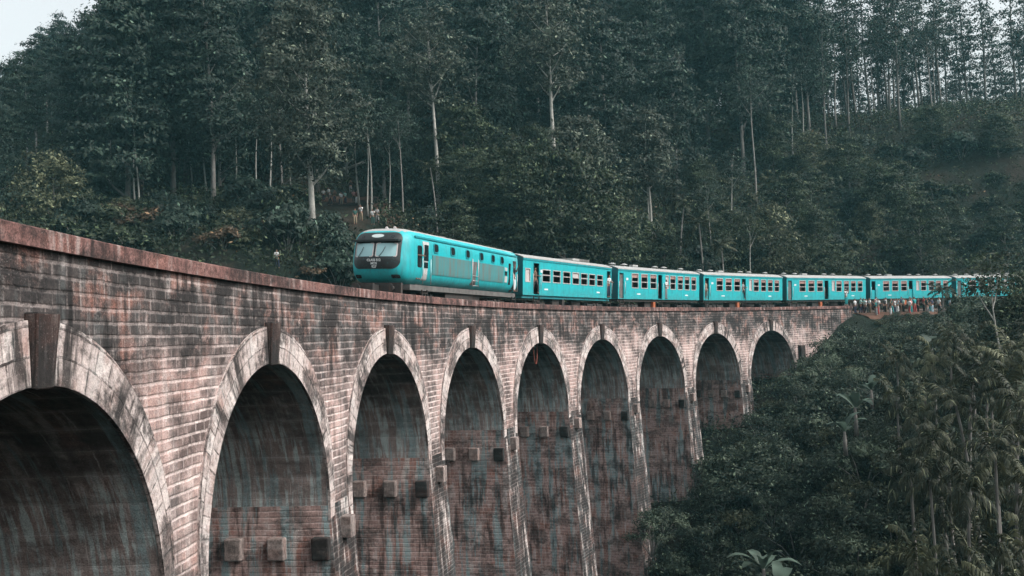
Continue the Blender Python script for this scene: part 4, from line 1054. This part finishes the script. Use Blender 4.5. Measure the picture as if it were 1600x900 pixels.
# bushes on the near slope at the lower right
placed = []
nf = 0
for k in range(9000):
    if nf >= 210: break
    px = rnd.uniform(1015, 1640); d = rnd.uniform(36, 96)**1.0; x, y, _ = at(px, 700, d); z = ground(x, y); p2 = pix(x, y, z); s_, o_ = to_so(x, y)
    if o_ > -2.6 or (s_ > 94 and o_ > -4.2): continue
    if p2[1] > 1010 or p2[0] > 1660: continue
    sc = rnd.uniform(.75, 1.3)*(1. if d > 50 else .8)
    top = pix(x, y, z+2.6*sc)
    lft = np.interp(top[1], [480, 540, 590, 650, 780, 900], [1318, 1290, 1235, 1150, 1075, 1015])
    if top[0]-2.0*sc/d*F_PX < lft-34: continue
    if top[1] < 492 + (6 if p2[0] < 1500 else -30): continue
    if not free(x, y, 1.75 if d > 55 else 1.5): continue
    key = rnd.choice(['b1', 'b2', 'b3', 'b5', 'b1', 'b5'])
    hue = {'b1': 'dark green', 'b2': 'broad dark', 'b3': 'pale olive', 'b5': 'fine leaved'}[key]
    side = 'beside the far piers' if p2[0] < 1250 else 'below the railway bank' if top[1] < 650 else 'among the palms' if p2[0] > 1400 else 'low in the gully'
    plant(key, x, y, '%s bush on the near slope %s' % (hue, side), 'bush', '%s bushes %s' % (hue, side), sc); nf += 1
print('front bushes', nf)
for k, (px, py, d, key, sc, label) in enumerate((
    (1012, 735, 62, 'b5', .9, 'dark bush hanging against the seventh pier'), (1030, 700, 63, 'b2', .6, 'leafy bush clinging to the pier below the seventh arch'),
    (1118, 650, 72, 'b2', .9, 'bush filling the foot of the eighth arch'), (1165, 640, 76, 'b1', .9, 'bush at the foot of the ninth arch'), (1225, 620, 79, 'b3', 1.1, 'pale bush in front of the last arch'),
    (1290, 545, 86, 'b5', 1.15, 'dark tall bush against the end of the viaduct wall'), (1262, 600, 84, 'b1', 1.0, 'bush in front of the small buttress'), (1330, 510, 90, 'b1', .75, 'bush at the right end of the parapet'))):
    x, y, _ = at(px, py, d); plant(key, x, y, label, 'bush', None, sc, dz=.2 if k > 1 else 3.5)

for k in range(20):
    s_ = 95.8+k*1.5+rnd.uniform(-.4, .4); p = B(s_, rnd.uniform(-3.2, -1.9), 0)
    plant(rnd.choice(['b1', 'b5', 'b3']), p.x, p.y, 'low bush along the edge of the bank in front of the crowd', 'bush', 'low bushes in front of the crowd', rnd.uniform(.36, .58), dz=-.1)
# palms in the gully at the right
pl = [(1478, 540, 62, 'p4', 1.0), (1500, 560, 55, 'p2', 1.0), (1560, 545, 50, 'p1', 1.0), (1590, 600, 44, 'p2', 1.05), (1440, 600, 56, 'p2', .9), (1520, 620, 46, 'p1', .95), (1585, 680, 38, 'p3', .8), (1470, 680, 44, 'p2', .95), (1420, 680, 48, 'p4', 1.1),
      (1545, 700, 36, 'p1', .82), (1600, 760, 32, 'p2', .85), (1500, 760, 34, 'p2', .8), (1570, 620, 41, 'p1', .9), (1450, 740, 38, 'p2', .75), (1610, 520, 52, 'p3', .9), (1530, 580, 52, 'p2', 1.), (1400, 620, 58, 'p4', .9), (1475, 640, 48, 'p4', 1.2), (1625, 640, 38, 'p1', .95), (1515, 520, 58, 'p4', 1.), (1545, 560, 54, 'p2', 1.), (1455, 565, 60, 'p4', 1.), (1428, 640, 54, 'p4', .9), (1500, 600, 48, 'p2', 1.), (1550, 640, 42, 'p4', 1.1), (1600, 560, 46, 'p1', 1.), (1490, 715, 40, 'p4', .9), (1530, 740, 35, 'p4', .9), (1595, 720, 34, 'p4', .9), (1440, 800, 36, 'p4', .8), (1590, 840, 29, 'p4', .75), (1400, 560, 66, 'p4', .8), (1560, 790, 30, 'p4', .8), (1490, 840, 33, 'p4', .8)]
where = ['behind the others near the bank', 'in the middle of the grove', 'near the right edge']
for k, (px, py, d, key, sc) in enumerate(pl):
    x, y, z = at(px, py, d); o = plant(key, x, y, '', 'palm tree', None, sc, tilt=rnd.uniform(-.06, .06))
    H = {'p1': 8.0, 'p2': 6.2, 'p3': 9.5, 'p4': 3.4}[key]
    want = z - .3; g = ground(x, y); s = max(.35, min(1.9, (want-g+.15)/H)); o.scale = (sc*.95, sc*.95, s if s > .35 else sc); o.location.z = g-.15
    kind_ = 'short drooping' if key == 'p4' else 'slender'
    row = 'at the top of the grove below the bank' if py < 590 else 'in the middle of the grove' if py < 700 else 'low at the bottom right'
    o['label'] = '%s palm %s' % (kind_, row); o['group'] = '%s palms %s' % (kind_, row)
for px, py, d, key, sc, label in ((1335, 620, 60, 'n1', 1.05, 'banana plant with long pale leaves in the middle of the near slope'), (1318, 650, 56, 'n2', 1., 'banana plant with arching leaves lower on the near slope'),
    (1192, 868, 42, 'n1', .95, 'banana plant with broad upright leaves at the bottom of the picture'), (1218, 890, 40, 'n2', .9, 'smaller banana plant at the bottom beside the broad one'),
    (1455, 530, 66, 'n1', 1.0, 'banana plant just below the trackside crowd'), (1360, 590, 64, 'n2', .9, 'banana plant behind the others on the near slope')):
    x, y, z = at(px, py, d); o = plant(key, x, y, label, 'banana plant', None, sc); o.location.z = max(o.location.z, z-2.0*sc)
# trees at the right edge near the train
for px, py, d, key, sc, label in ((1563, 560, 60, 's2', 1.05, 'slim pole tree standing in front of the last carriage'), (1475, 500, 92, 'p4', 1.0, 'palm standing before the gap between the last two carriages'),
    (1588, 520, 62, 'm3', .55, 'dark leafy tree at the right edge over the track'), (1612, 500, 70, 'm1', .6, 'round dark tree cut by the right edge of the picture'), (1555, 500, 84, 'b4', 1.0, 'orange brown flowering bush before the last carriage')):
    x, y, z = at(px, py, d); plant(key, x, y, label, 'palm tree' if key[0] == 'p' else 'bush' if key[0] == 'b' else 'tree', None, sc, dz=(0.4 if key in ('p4', 'b4') else 0))
for key, p in PROTO.items():
    if not used.get(key): [bpy.data.objects.remove(c, do_unlink=True) for c in list(p.children)]; bpy.data.objects.remove(p, do_unlink=True)

# ground cover nobody could count
def cover(name, xs, ys, size, rad, per, mat, up=.6, aspect=.45, lift=.1):
    z = ground_v(xs, ys); n = len(xs); C = np.repeat(np.stack([xs, ys, z], 1), per, 0)
    if 'near' not in mat:
        uu = 800+xs/ys*F_PX; kk = ~((uu > 485) & (uu < 600) & (ys > 94) & (ys < 127)); xs, ys, z = xs[kk], ys[kk], z[kk]; n = len(xs); C = np.repeat(np.stack([xs, ys, z], 1), per, 0)
    off = rng.normal(size=(n*per, 3))*rad; off[:, 2] = np.abs(off[:, 2])*.8+lift
    V = leaves(C+off, size, aspect, up); o = bpy.data.objects.new(name, raw_mesh(name, V, quads(len(V)), [M[mat]], False)); COL.objects.link(o); tag(o, kind='stuff'); return o
def region(n, dlo, dhi, plo, phi, cond):
    d = np.sqrt(rng.uniform(dlo**2, dhi**2, n)); px = rng.uniform(plo, phi, n); x = (px-800)/F_PX*d; y = d
    s_ = (np.arctan2(y-CY, -(x-CX))-AL)*RC; o_ = np.hypot(x-CX, y-CY)-RC; k = cond(s_, o_); return x[k], y[k]
for nm, n, mt, sz, rd, pr in (('undergrowth', 15000, 'leaf_bush', .46, .95, 20), ('undergrowth', 2200, 'leaf_brown', .40, .7, 14), ('undergrowth', 3200, 'leaf_light', .38, .7, 14)):
    x, y = region(n, 80, 215, -60, 1660, lambda s, o: o > 9.5); o = cover(nm, x, y, sz, rd, pr, mt)
    tag(o, 'low tangled undergrowth covering the hillside behind the railway', 'undergrowth')
x, y = region(9000, 30, 105, 990, 1700, lambda s, o: (o < -2.2) & ~((s > 93) & (o > -3.4)))
tag(cover('undergrowth', x, y, .2, .35, 16, 'leaf_bush'), 'dense dark leafy ground cover on the slope below the railway bank', 'undergrowth')
x, y = region(2600, 60, 112, 900, 1400, lambda s, o: (s > 52) & (s < 92) & (o > -3.5) & (o < 14))
tag(cover('undergrowth', x, y, .28, .55, 18, 'leaf_near'), 'dark leafy growth around the feet of the last piers', 'undergrowth')
x, y = region(3000, 12, 75, -200, 1100, lambda s, o: (o < -2.2) | (o > 10))
tag(cover('undergrowth', x, y, .24, .4, 12, 'leaf_bush'), 'leafy ground cover on the valley floor under the viaduct', 'undergrowth')

# ------------------------------------------------------------------ people
M['skin'] = simple('brown skin', (.22, .11, .07), .55); M['hair'] = simple('dark hair', (.012, .010, .009), .6)
def skinmesh(name, V, E, Rd, root=0, lv=1):
    me = bpy.data.meshes.new(name); me.from_pydata(V, E, []); o = bpy.data.objects.new(name, me); COL.objects.link(o)
    md = o.modifiers.new('skin', 'SKIN'); md.use_smooth_shade = True
    sv = me.skin_vertices[0].data
    for i, r in enumerate(Rd): sv[i].radius = (r, r) if not isinstance(r, tuple) else r
    sv[root].use_root = True
    sb = o.modifiers.new('sub', 'SUBSURF'); sb.levels = lv; sb.render_levels = lv
    bpy.context.view_layer.update()
    m2 = bpy.data.meshes.new_from_object(o.evaluated_get(bpy.context.evaluated_depsgraph_get())); bpy.data.objects.remove(o, do_unlink=True)
    for p in m2.polygons: p.use_smooth = True
    m2.name = name; return m2
def person_pose(armL, armR, legL, legR, lean=0.):
    """joints in metres; x sideways, -y is forward"""
    V = [(0, 0, .92), (0, -lean*.4, 1.12), (0, -lean*.8, 1.32), (0, -lean, 1.43), (0, -lean-.01, 1.50), (0, -lean-.02, 1.58), (0, -lean-.02, 1.66), (0, -lean-.085, 1.585)]
    E = [(0, 1), (1, 2), (2, 3), (3, 4), (4, 5), (5, 6), (5, 7)]; Rd = [(.145, .10), (.125, .09), (.15, .10), (.07, .07), (.052, .055), (.078, .095), (.068, .078), .02]
    parts = {}
    for sd_, arm in ((-1, armL), (1, armR)):
        b = len(V); V.append((sd_*.17, -lean, 1.39)); V += [tuple(a) for a in arm]; E += [(2, b), (b, b+1), (b+1, b+2)]; Rd += [.052, .040, .028]
        el, wr = Vector(arm[0]), Vector(arm[1]); d = (wr-el).normalized(); sdv = Vector((sd_, .3, 0)); sdv = (sdv-d*sdv.dot(d)).normalized(); nn = d.cross(sdv)
        pm = wr+d*.07; V.append(tuple(pm)); E.append((b+2, b+3)); Rd.append((.038, .018)); pb = b+3
        for k, (w_, l) in enumerate(((-.03, .065), (-.01, .08), (.01, .075), (.03, .058))):
            a = pm+nn*w_+d*.03; c = a+d*l*.6+sdv*-.01; e = c+d*l*.4-sdv*.02; q = len(V); V += [tuple(a), tuple(c), tuple(e)]; E += [(pb, q), (q, q+1), (q+1, q+2)]; Rd += [.010, .009, .008]
        a = wr+d*.03-nn*.035; q = len(V); V += [tuple(a), tuple(a+d*.04-nn*.02)]; E += [(b+2, q), (q, q+1)]; Rd += [.011, .009]
        parts[sd_] = (b, b+1, b+2)
    for sd_, leg in ((-1, legL), (1, legR)):
        b = len(V); V.append((sd_*.095, 0, .86)); V += [tuple(a) for a in leg]; E += [(0, b), (b, b+1), (b+1, b+2), (b+2, b+3)]; Rd += [.092, .062, .042, .036]
        parts[('l', sd_)] = (b, b+1, b+2)
    body = skinmesh('body', V, E, Rd)
    sh = [0, 1, 2, 3]; sv = [V[i] for i in sh]; se = [(0, 1), (1, 2), (2, 3)]; sr = [(.155, .115), (.15, .11), (.172, .12), (.085, .08)]
    for sd_ in (-1, 1):
        b, e, w_ = parts[sd_]; q = len(sv); mid = tuple(Vector(V[b]).lerp(Vector(V[e]), .8)); sv += [V[b], mid]; se += [(2, q), (q, q+1)]; sr += [.068, .062]
    shirt = skinmesh('shirt', sv, se, sr)
    tv = [V[0], (V[0][0], V[0][1], V[0][2]+.07)]; te = [(0, 1)]; tr = [(.152, .112), (.14, .105)]
    for sd_ in (-1, 1):
        b, kn, an = parts[('l', sd_)]; q = len(tv); tv += [V[b], V[kn], tuple(Vector(V[an])+Vector((0, 0, .03)))]; te += [(0, q), (q, q+1), (q+1, q+2)]; tr += [.105, .078, .062]
    trou = skinmesh('trousers', tv, te, tr)
    hc = Vector(V[6]); hair = skinmesh('hair', [tuple(hc+Vector((0, .03, -.05))), tuple(hc+Vector((0, .012, .02)))], [(0, 1)], [(.078, .075), (.075, .085)])
    return body, shirt, trou, hair
dn = lambda s: ((s*.22, .03, 1.13), (s*.23, -.05, .90))
up = lambda s: ((s*.25, -.14, 1.20), (s*.08, -.27, 1.47))
fw = lambda s: ((s*.24, -.10, 1.17), (s*.14, -.34, 1.12))
lg = lambda s: ((s*.11, -.02, .48), (s*.12, .02, .08), (s*.14, -.11, .035))
lw = lambda s: ((s*.12, -.14 if s > 0 else .04, .50), (s*.13, -.10 if s > 0 else .16, .10), (s*.14, -.22 if s > 0 else .03, .035))
POSES = [person_pose(dn(-1), dn(1), lg(-1), lg(1)), person_pose(up(-1), up(1), lg(-1), lg(1)), person_pose(dn(-1), up(1), lg(-1), lg(1), .03),
         person_pose(fw(-1), dn(1), lw(-1), lw(1), .04), person_pose(fw(-1), fw(1), lg(-1), lg(1), .10)]
CL = {'white': (.62, .64, .64), 'light blue': (.30, .42, .48), 'pink': (.50, .24, .24), 'dark green': (.02, .07, .06), 'teal': (.02, .26, .27), 'black': (.015, .015, .017), 'navy': (.02, .03, .06),
      'red': (.30, .04, .035), 'grey': (.22, .22, .22), 'khaki': (.24, .19, .13), 'mint': (.35, .55, .50), 'maroon': (.12, .03, .035), 'brown': (.10, .06, .04)}
CM = {k: simple(k+' cloth', v, .9, var=.2) for k, v in CL.items()}
def person(loc, face, pose, shirt, trou, label, group=None, sc=1., cap=None, rot=None):
    r = empty('person', loc, face); tag(r, label, 'person', group); r.scale = (sc, sc, sc)
    bd, sh, tr, hr = POSES[pose]
    for nm, me, mt in (('body', bd, M['skin']), ('shirt', sh, CM[shirt]), ('trousers', tr, CM[trou]), ('cap' if cap else 'hair', hr, CM[cap] if cap else M['hair'])):
        if not me.materials: me.materials.append(M['skin'])
        o = bpy.data.objects.new(nm, me); COL.objects.link(o); o.parent = r; o.material_slots[0].link = 'OBJECT'; o.material_slots[0].material = mt
    return r
def gpt(x, y): return (x, y, ground(x, y)-.01)
crowd = [(97.3, .9, 'white', 'navy'), (98.1, .2, 'white', 'black'), (98.9, .9, 'mint', 'maroon'), (99.7, -.2, 'grey', 'red'), (100.5, .5, 'white', 'light blue'), (101.2, 1., 'pink', 'khaki'), (101.9, -.3, 'dark green', 'teal'), (102.6, .8, 'white', 'khaki'),
         (103.2, -.1, 'light blue', 'white'), (103.8, .9, 'black', 'navy'), (104.6, .1, 'mint', 'black'), (105.3, .8, 'navy', 'brown'), (106.0, -.3, 'teal', 'red'), (106.8, .7, 'grey', 'maroon'), (107.5, .1, 'maroon', 'black'), (108.2, .9, 'pink', 'navy'),
         (109.0, -.2, 'dark green', 'khaki'), (109.8, .6, 'red', 'black'), (110.6, 0., 'navy', 'light blue'), (111.5, .8, 'black', 'teal'), (112.4, .1, 'white', 'black'), (113.6, .7, 'khaki', 'grey'), (115.3, .4, 'light blue', 'navy'), (116.4, 1., 'white', 'dark green'), (104.2, -.9, 'white', 'red'), (100.9, -.8, 'brown', 'white'), (107.9, -.8, 'black', 'grey'), (98.5, -.7, 'teal', 'grey')]
crowd += [(97.8, .6, 'mint', 'navy'), (99.3, .5, 'white', 'khaki'), (100.1, 1.1, 'navy', 'grey'), (101.6, .3, 'black', 'black'), (102.2, -.5, 'white', 'navy'), (103.5, .4, 'maroon', 'grey'), (105.0, -.5, 'pink', 'teal'), (106.4, .3, 'white', 'maroon')]
for k, (s_, o_, a, b_) in enumerate(crowd):
    p = B(s_ if s_ < 106 else 106+(s_-106)*.75, o_, 0); cap = {4: 'white', 6: 'white', 8: 'black', 13: 'red'}.get(k)
    person(gpt(p.x, p.y), rnd.uniform(-.9, .9)+(1.2 if k % 3 else -2.2), rnd.choice([0, 1, 2, 0, 3]), a, b_, 'person in %s%s shirt and %s trousers in the trackside crowd' % ('%s cap, ' % cap if cap else '', a, b_), 'people in the crowd beside the line', rnd.uniform(.92, 1.04), cap)
p = B(94.6, .16, 0.004); person(p, .6, 1, 'white', 'teal', 'person in white shirt and teal trousers standing on the far end of the parapet', None, 1., 'white')
hill = [(506, 317, 124, 'white', 'navy'), (514, 316, 125, 'white', 'black'), (516, 322, 122, 'grey', 'black'), (523, 321, 124, 'brown', 'navy'), (532, 318, 123, 'white', 'navy'), (534, 323, 122, 'white', 'khaki'), (540, 324, 122, 'mint', 'navy'), (548, 302, 128, 'black', 'grey'), (553, 318, 122, 'pink', 'black'), (558, 325, 120, 'maroon', 'white')]
for k, (px, py, d, a, b_) in enumerate(hill):
    x, y, z = at(px, py, d); person(gpt(x, y), rnd.uniform(-1, 1), rnd.choice([0, 2, 3, 1]), a, b_, 'person in %s shirt and %s trousers on the upper red hillside path' % (a, b_), 'people on the hillside path', rnd.uniform(.95, 1.05))
for px, py, d, a, b_, po, lb in ((565, 362, 101, 'white', 'khaki', 1, 'person in white shirt holding up a phone on the bank behind the power car nose'), (556, 372, 99, 'dark green', 'khaki', 0, 'person in dark green shirt standing just left of the power car roof'),
    (583, 360, 101, 'white', 'dark green', 2, 'person in white shirt just above the power car roof'), (590, 355, 103, 'grey', 'grey', 3, 'person in grey walking on the bank above the power car roof'), (433, 396, 84, 'white', 'navy', 4, 'person in white shirt on the lower slope left of the power car'),
    (421, 352, 104, 'light blue', 'navy', 0, 'person in light blue shirt among bushes near the tall eucalyptus'), (424, 305, 122, 'teal', 'black', 0, 'person in teal shirt among the slender forest edge trees'), (1372, 486, 99, 'white', 'grey', 4, 'person in white shirt crouching forward at the front edge of the crowd')):
    x, y, z = at(px, py, d); person(gpt(x, y), rnd.uniform(-.5, .5), po, a, b_, lb)
def rider(veh, x, z, a, b_, pose, lb, face=0., y=-1.34, sc=.96):
    m_ = veh.matrix_world @ Matrix.Translation((x, y, z)); r = person(m_.translation, 0, pose, a, b_, lb, None, sc)
    r.rotation_euler = (0, 0, veh.matrix_world.to_euler().z + face)
bpy.context.view_layer.update()
vh = sorted([o for o in COL.objects if o.name.startswith('passenger_coach') and o.parent is None], key=lambda o: to_so(o.location.x, o.location.y)[0])
rider(loco, 1.63, 1.42, 'white', 'black', 4, 'driver in white shirt leaning from the cab side of the power car', 0., -1.30, .95)
rider(loco, 14.4, 1.27, 'black', 'white', 2, 'person in black shirt and white trousers at the rear door of the power car', .2, -1.44, .95)
rider(vh[0], 1.8, 1.22, 'brown', 'black', 3, 'person in dark brown clothes leaning out of the first carriage front door', .0)
rider(vh[0], 13.55, 1.22, 'white', 'navy', 4, 'person in white shirt hanging from the first carriage rear door', -.2, -1.40)
rider(vh[1], 7.75, 1.20, 'white', 'grey', 4, 'person in white leaning out at the middle of the second carriage', 0., -1.42, .93)
rider(vh[2], 6.75, 1.22, 'grey', 'black', 3, 'person in grey shirt standing in the middle door of the third carriage', 0.)
rider(vh[2], .5, 1.22, 'khaki', 'brown', 0, 'person in khaki shirt in the front door of the third carriage', 0.)
# ropes hanging under two crowns, a fallen log and a far hut
M['rope'] = simple('rusty red cable', (.28, .07, .045), .7)
for i, (ds, o_, w_, h_, lb) in enumerate(((20.2-.45-.9, .6, .45, .75, 'red cable hanging in a loop under the third arch'), (40.4-.35+.5, .5, .28, 1.05, 'red cable hanging in a loop under the fifth arch'))):
    mb = MB(); mb.tube([B(ds+w_*math.cos(t), o_, ZC-.12-h_*abs(math.sin(t))) for t in [math.pi*k/16 for k in range(17)]], .022, 6)
    tag(mb.build('hanging_cable', M['rope']), lb, 'cable')
x, y, z = at(545, 280, 134); g = ground(x, y); mb = MB(); mb.tube([(x-3.2, y, g+.4), (x, y+.5, g+1.1), (x+3.4, y+.6, g+2.3)], [.22, .2, .15], 8); tag(mb.build('fallen_log', M['bark_pale']), 'pale fallen log lying aslant on the slope above the hillside path', 'log')
x, y, z = at(1578, 256, 136); g = ground(x, y); hut = empty('hut', (x, y, g), .3); hut.scale = (.62, .62, .62); tag(hut, 'tiny hut with a pale tin roof high on the slope at the right edge', 'hut')
mb = MB(); mb.box((-1.1, -1, -.3), (1.1, 1, 1.5)); mb.build('wall', M['bark'], hut)
mb = MB()
mb.face([(-1.4, -1.3, 1.45), (1.4, -1.3, 1.45), (1.3, 0, 1.95), (-1.3, 0, 1.95)]); mb.face([(1.4, 1.3, 1.45), (-1.4, 1.3, 1.45), (-1.3, 0, 1.95), (1.3, 0, 1.95)]); ro = mb.build('roof', M['frost'], hut); so_ = ro.modifiers.new('solid', 'SOLIDIFY'); so_.thickness = .04

# ------------------------------------------------------------------ air
hz = MB(); hz.box((-2600, -2600, -60), (2600, 2600, 130)); hzo = hz.build('haze', [], None)
hm = bpy.data.materials.new('haze'); hm.use_nodes = True; hn = hm.node_tree; hn.nodes.remove(hn.nodes['Principled BSDF'])
pv = hn.nodes.new('ShaderNodeVolumePrincipled'); pv.inputs['Color'].default_value = (.30, .72, .80, 1); pv.inputs['Density'].default_value = .0003; pv.inputs['Anisotropy'].default_value = 0
hn.links.new(pv.outputs[0], hn.nodes['Material Output'].inputs['Volume']); hzo.data.materials.append(hm); tag(hzo, kind='stuff')
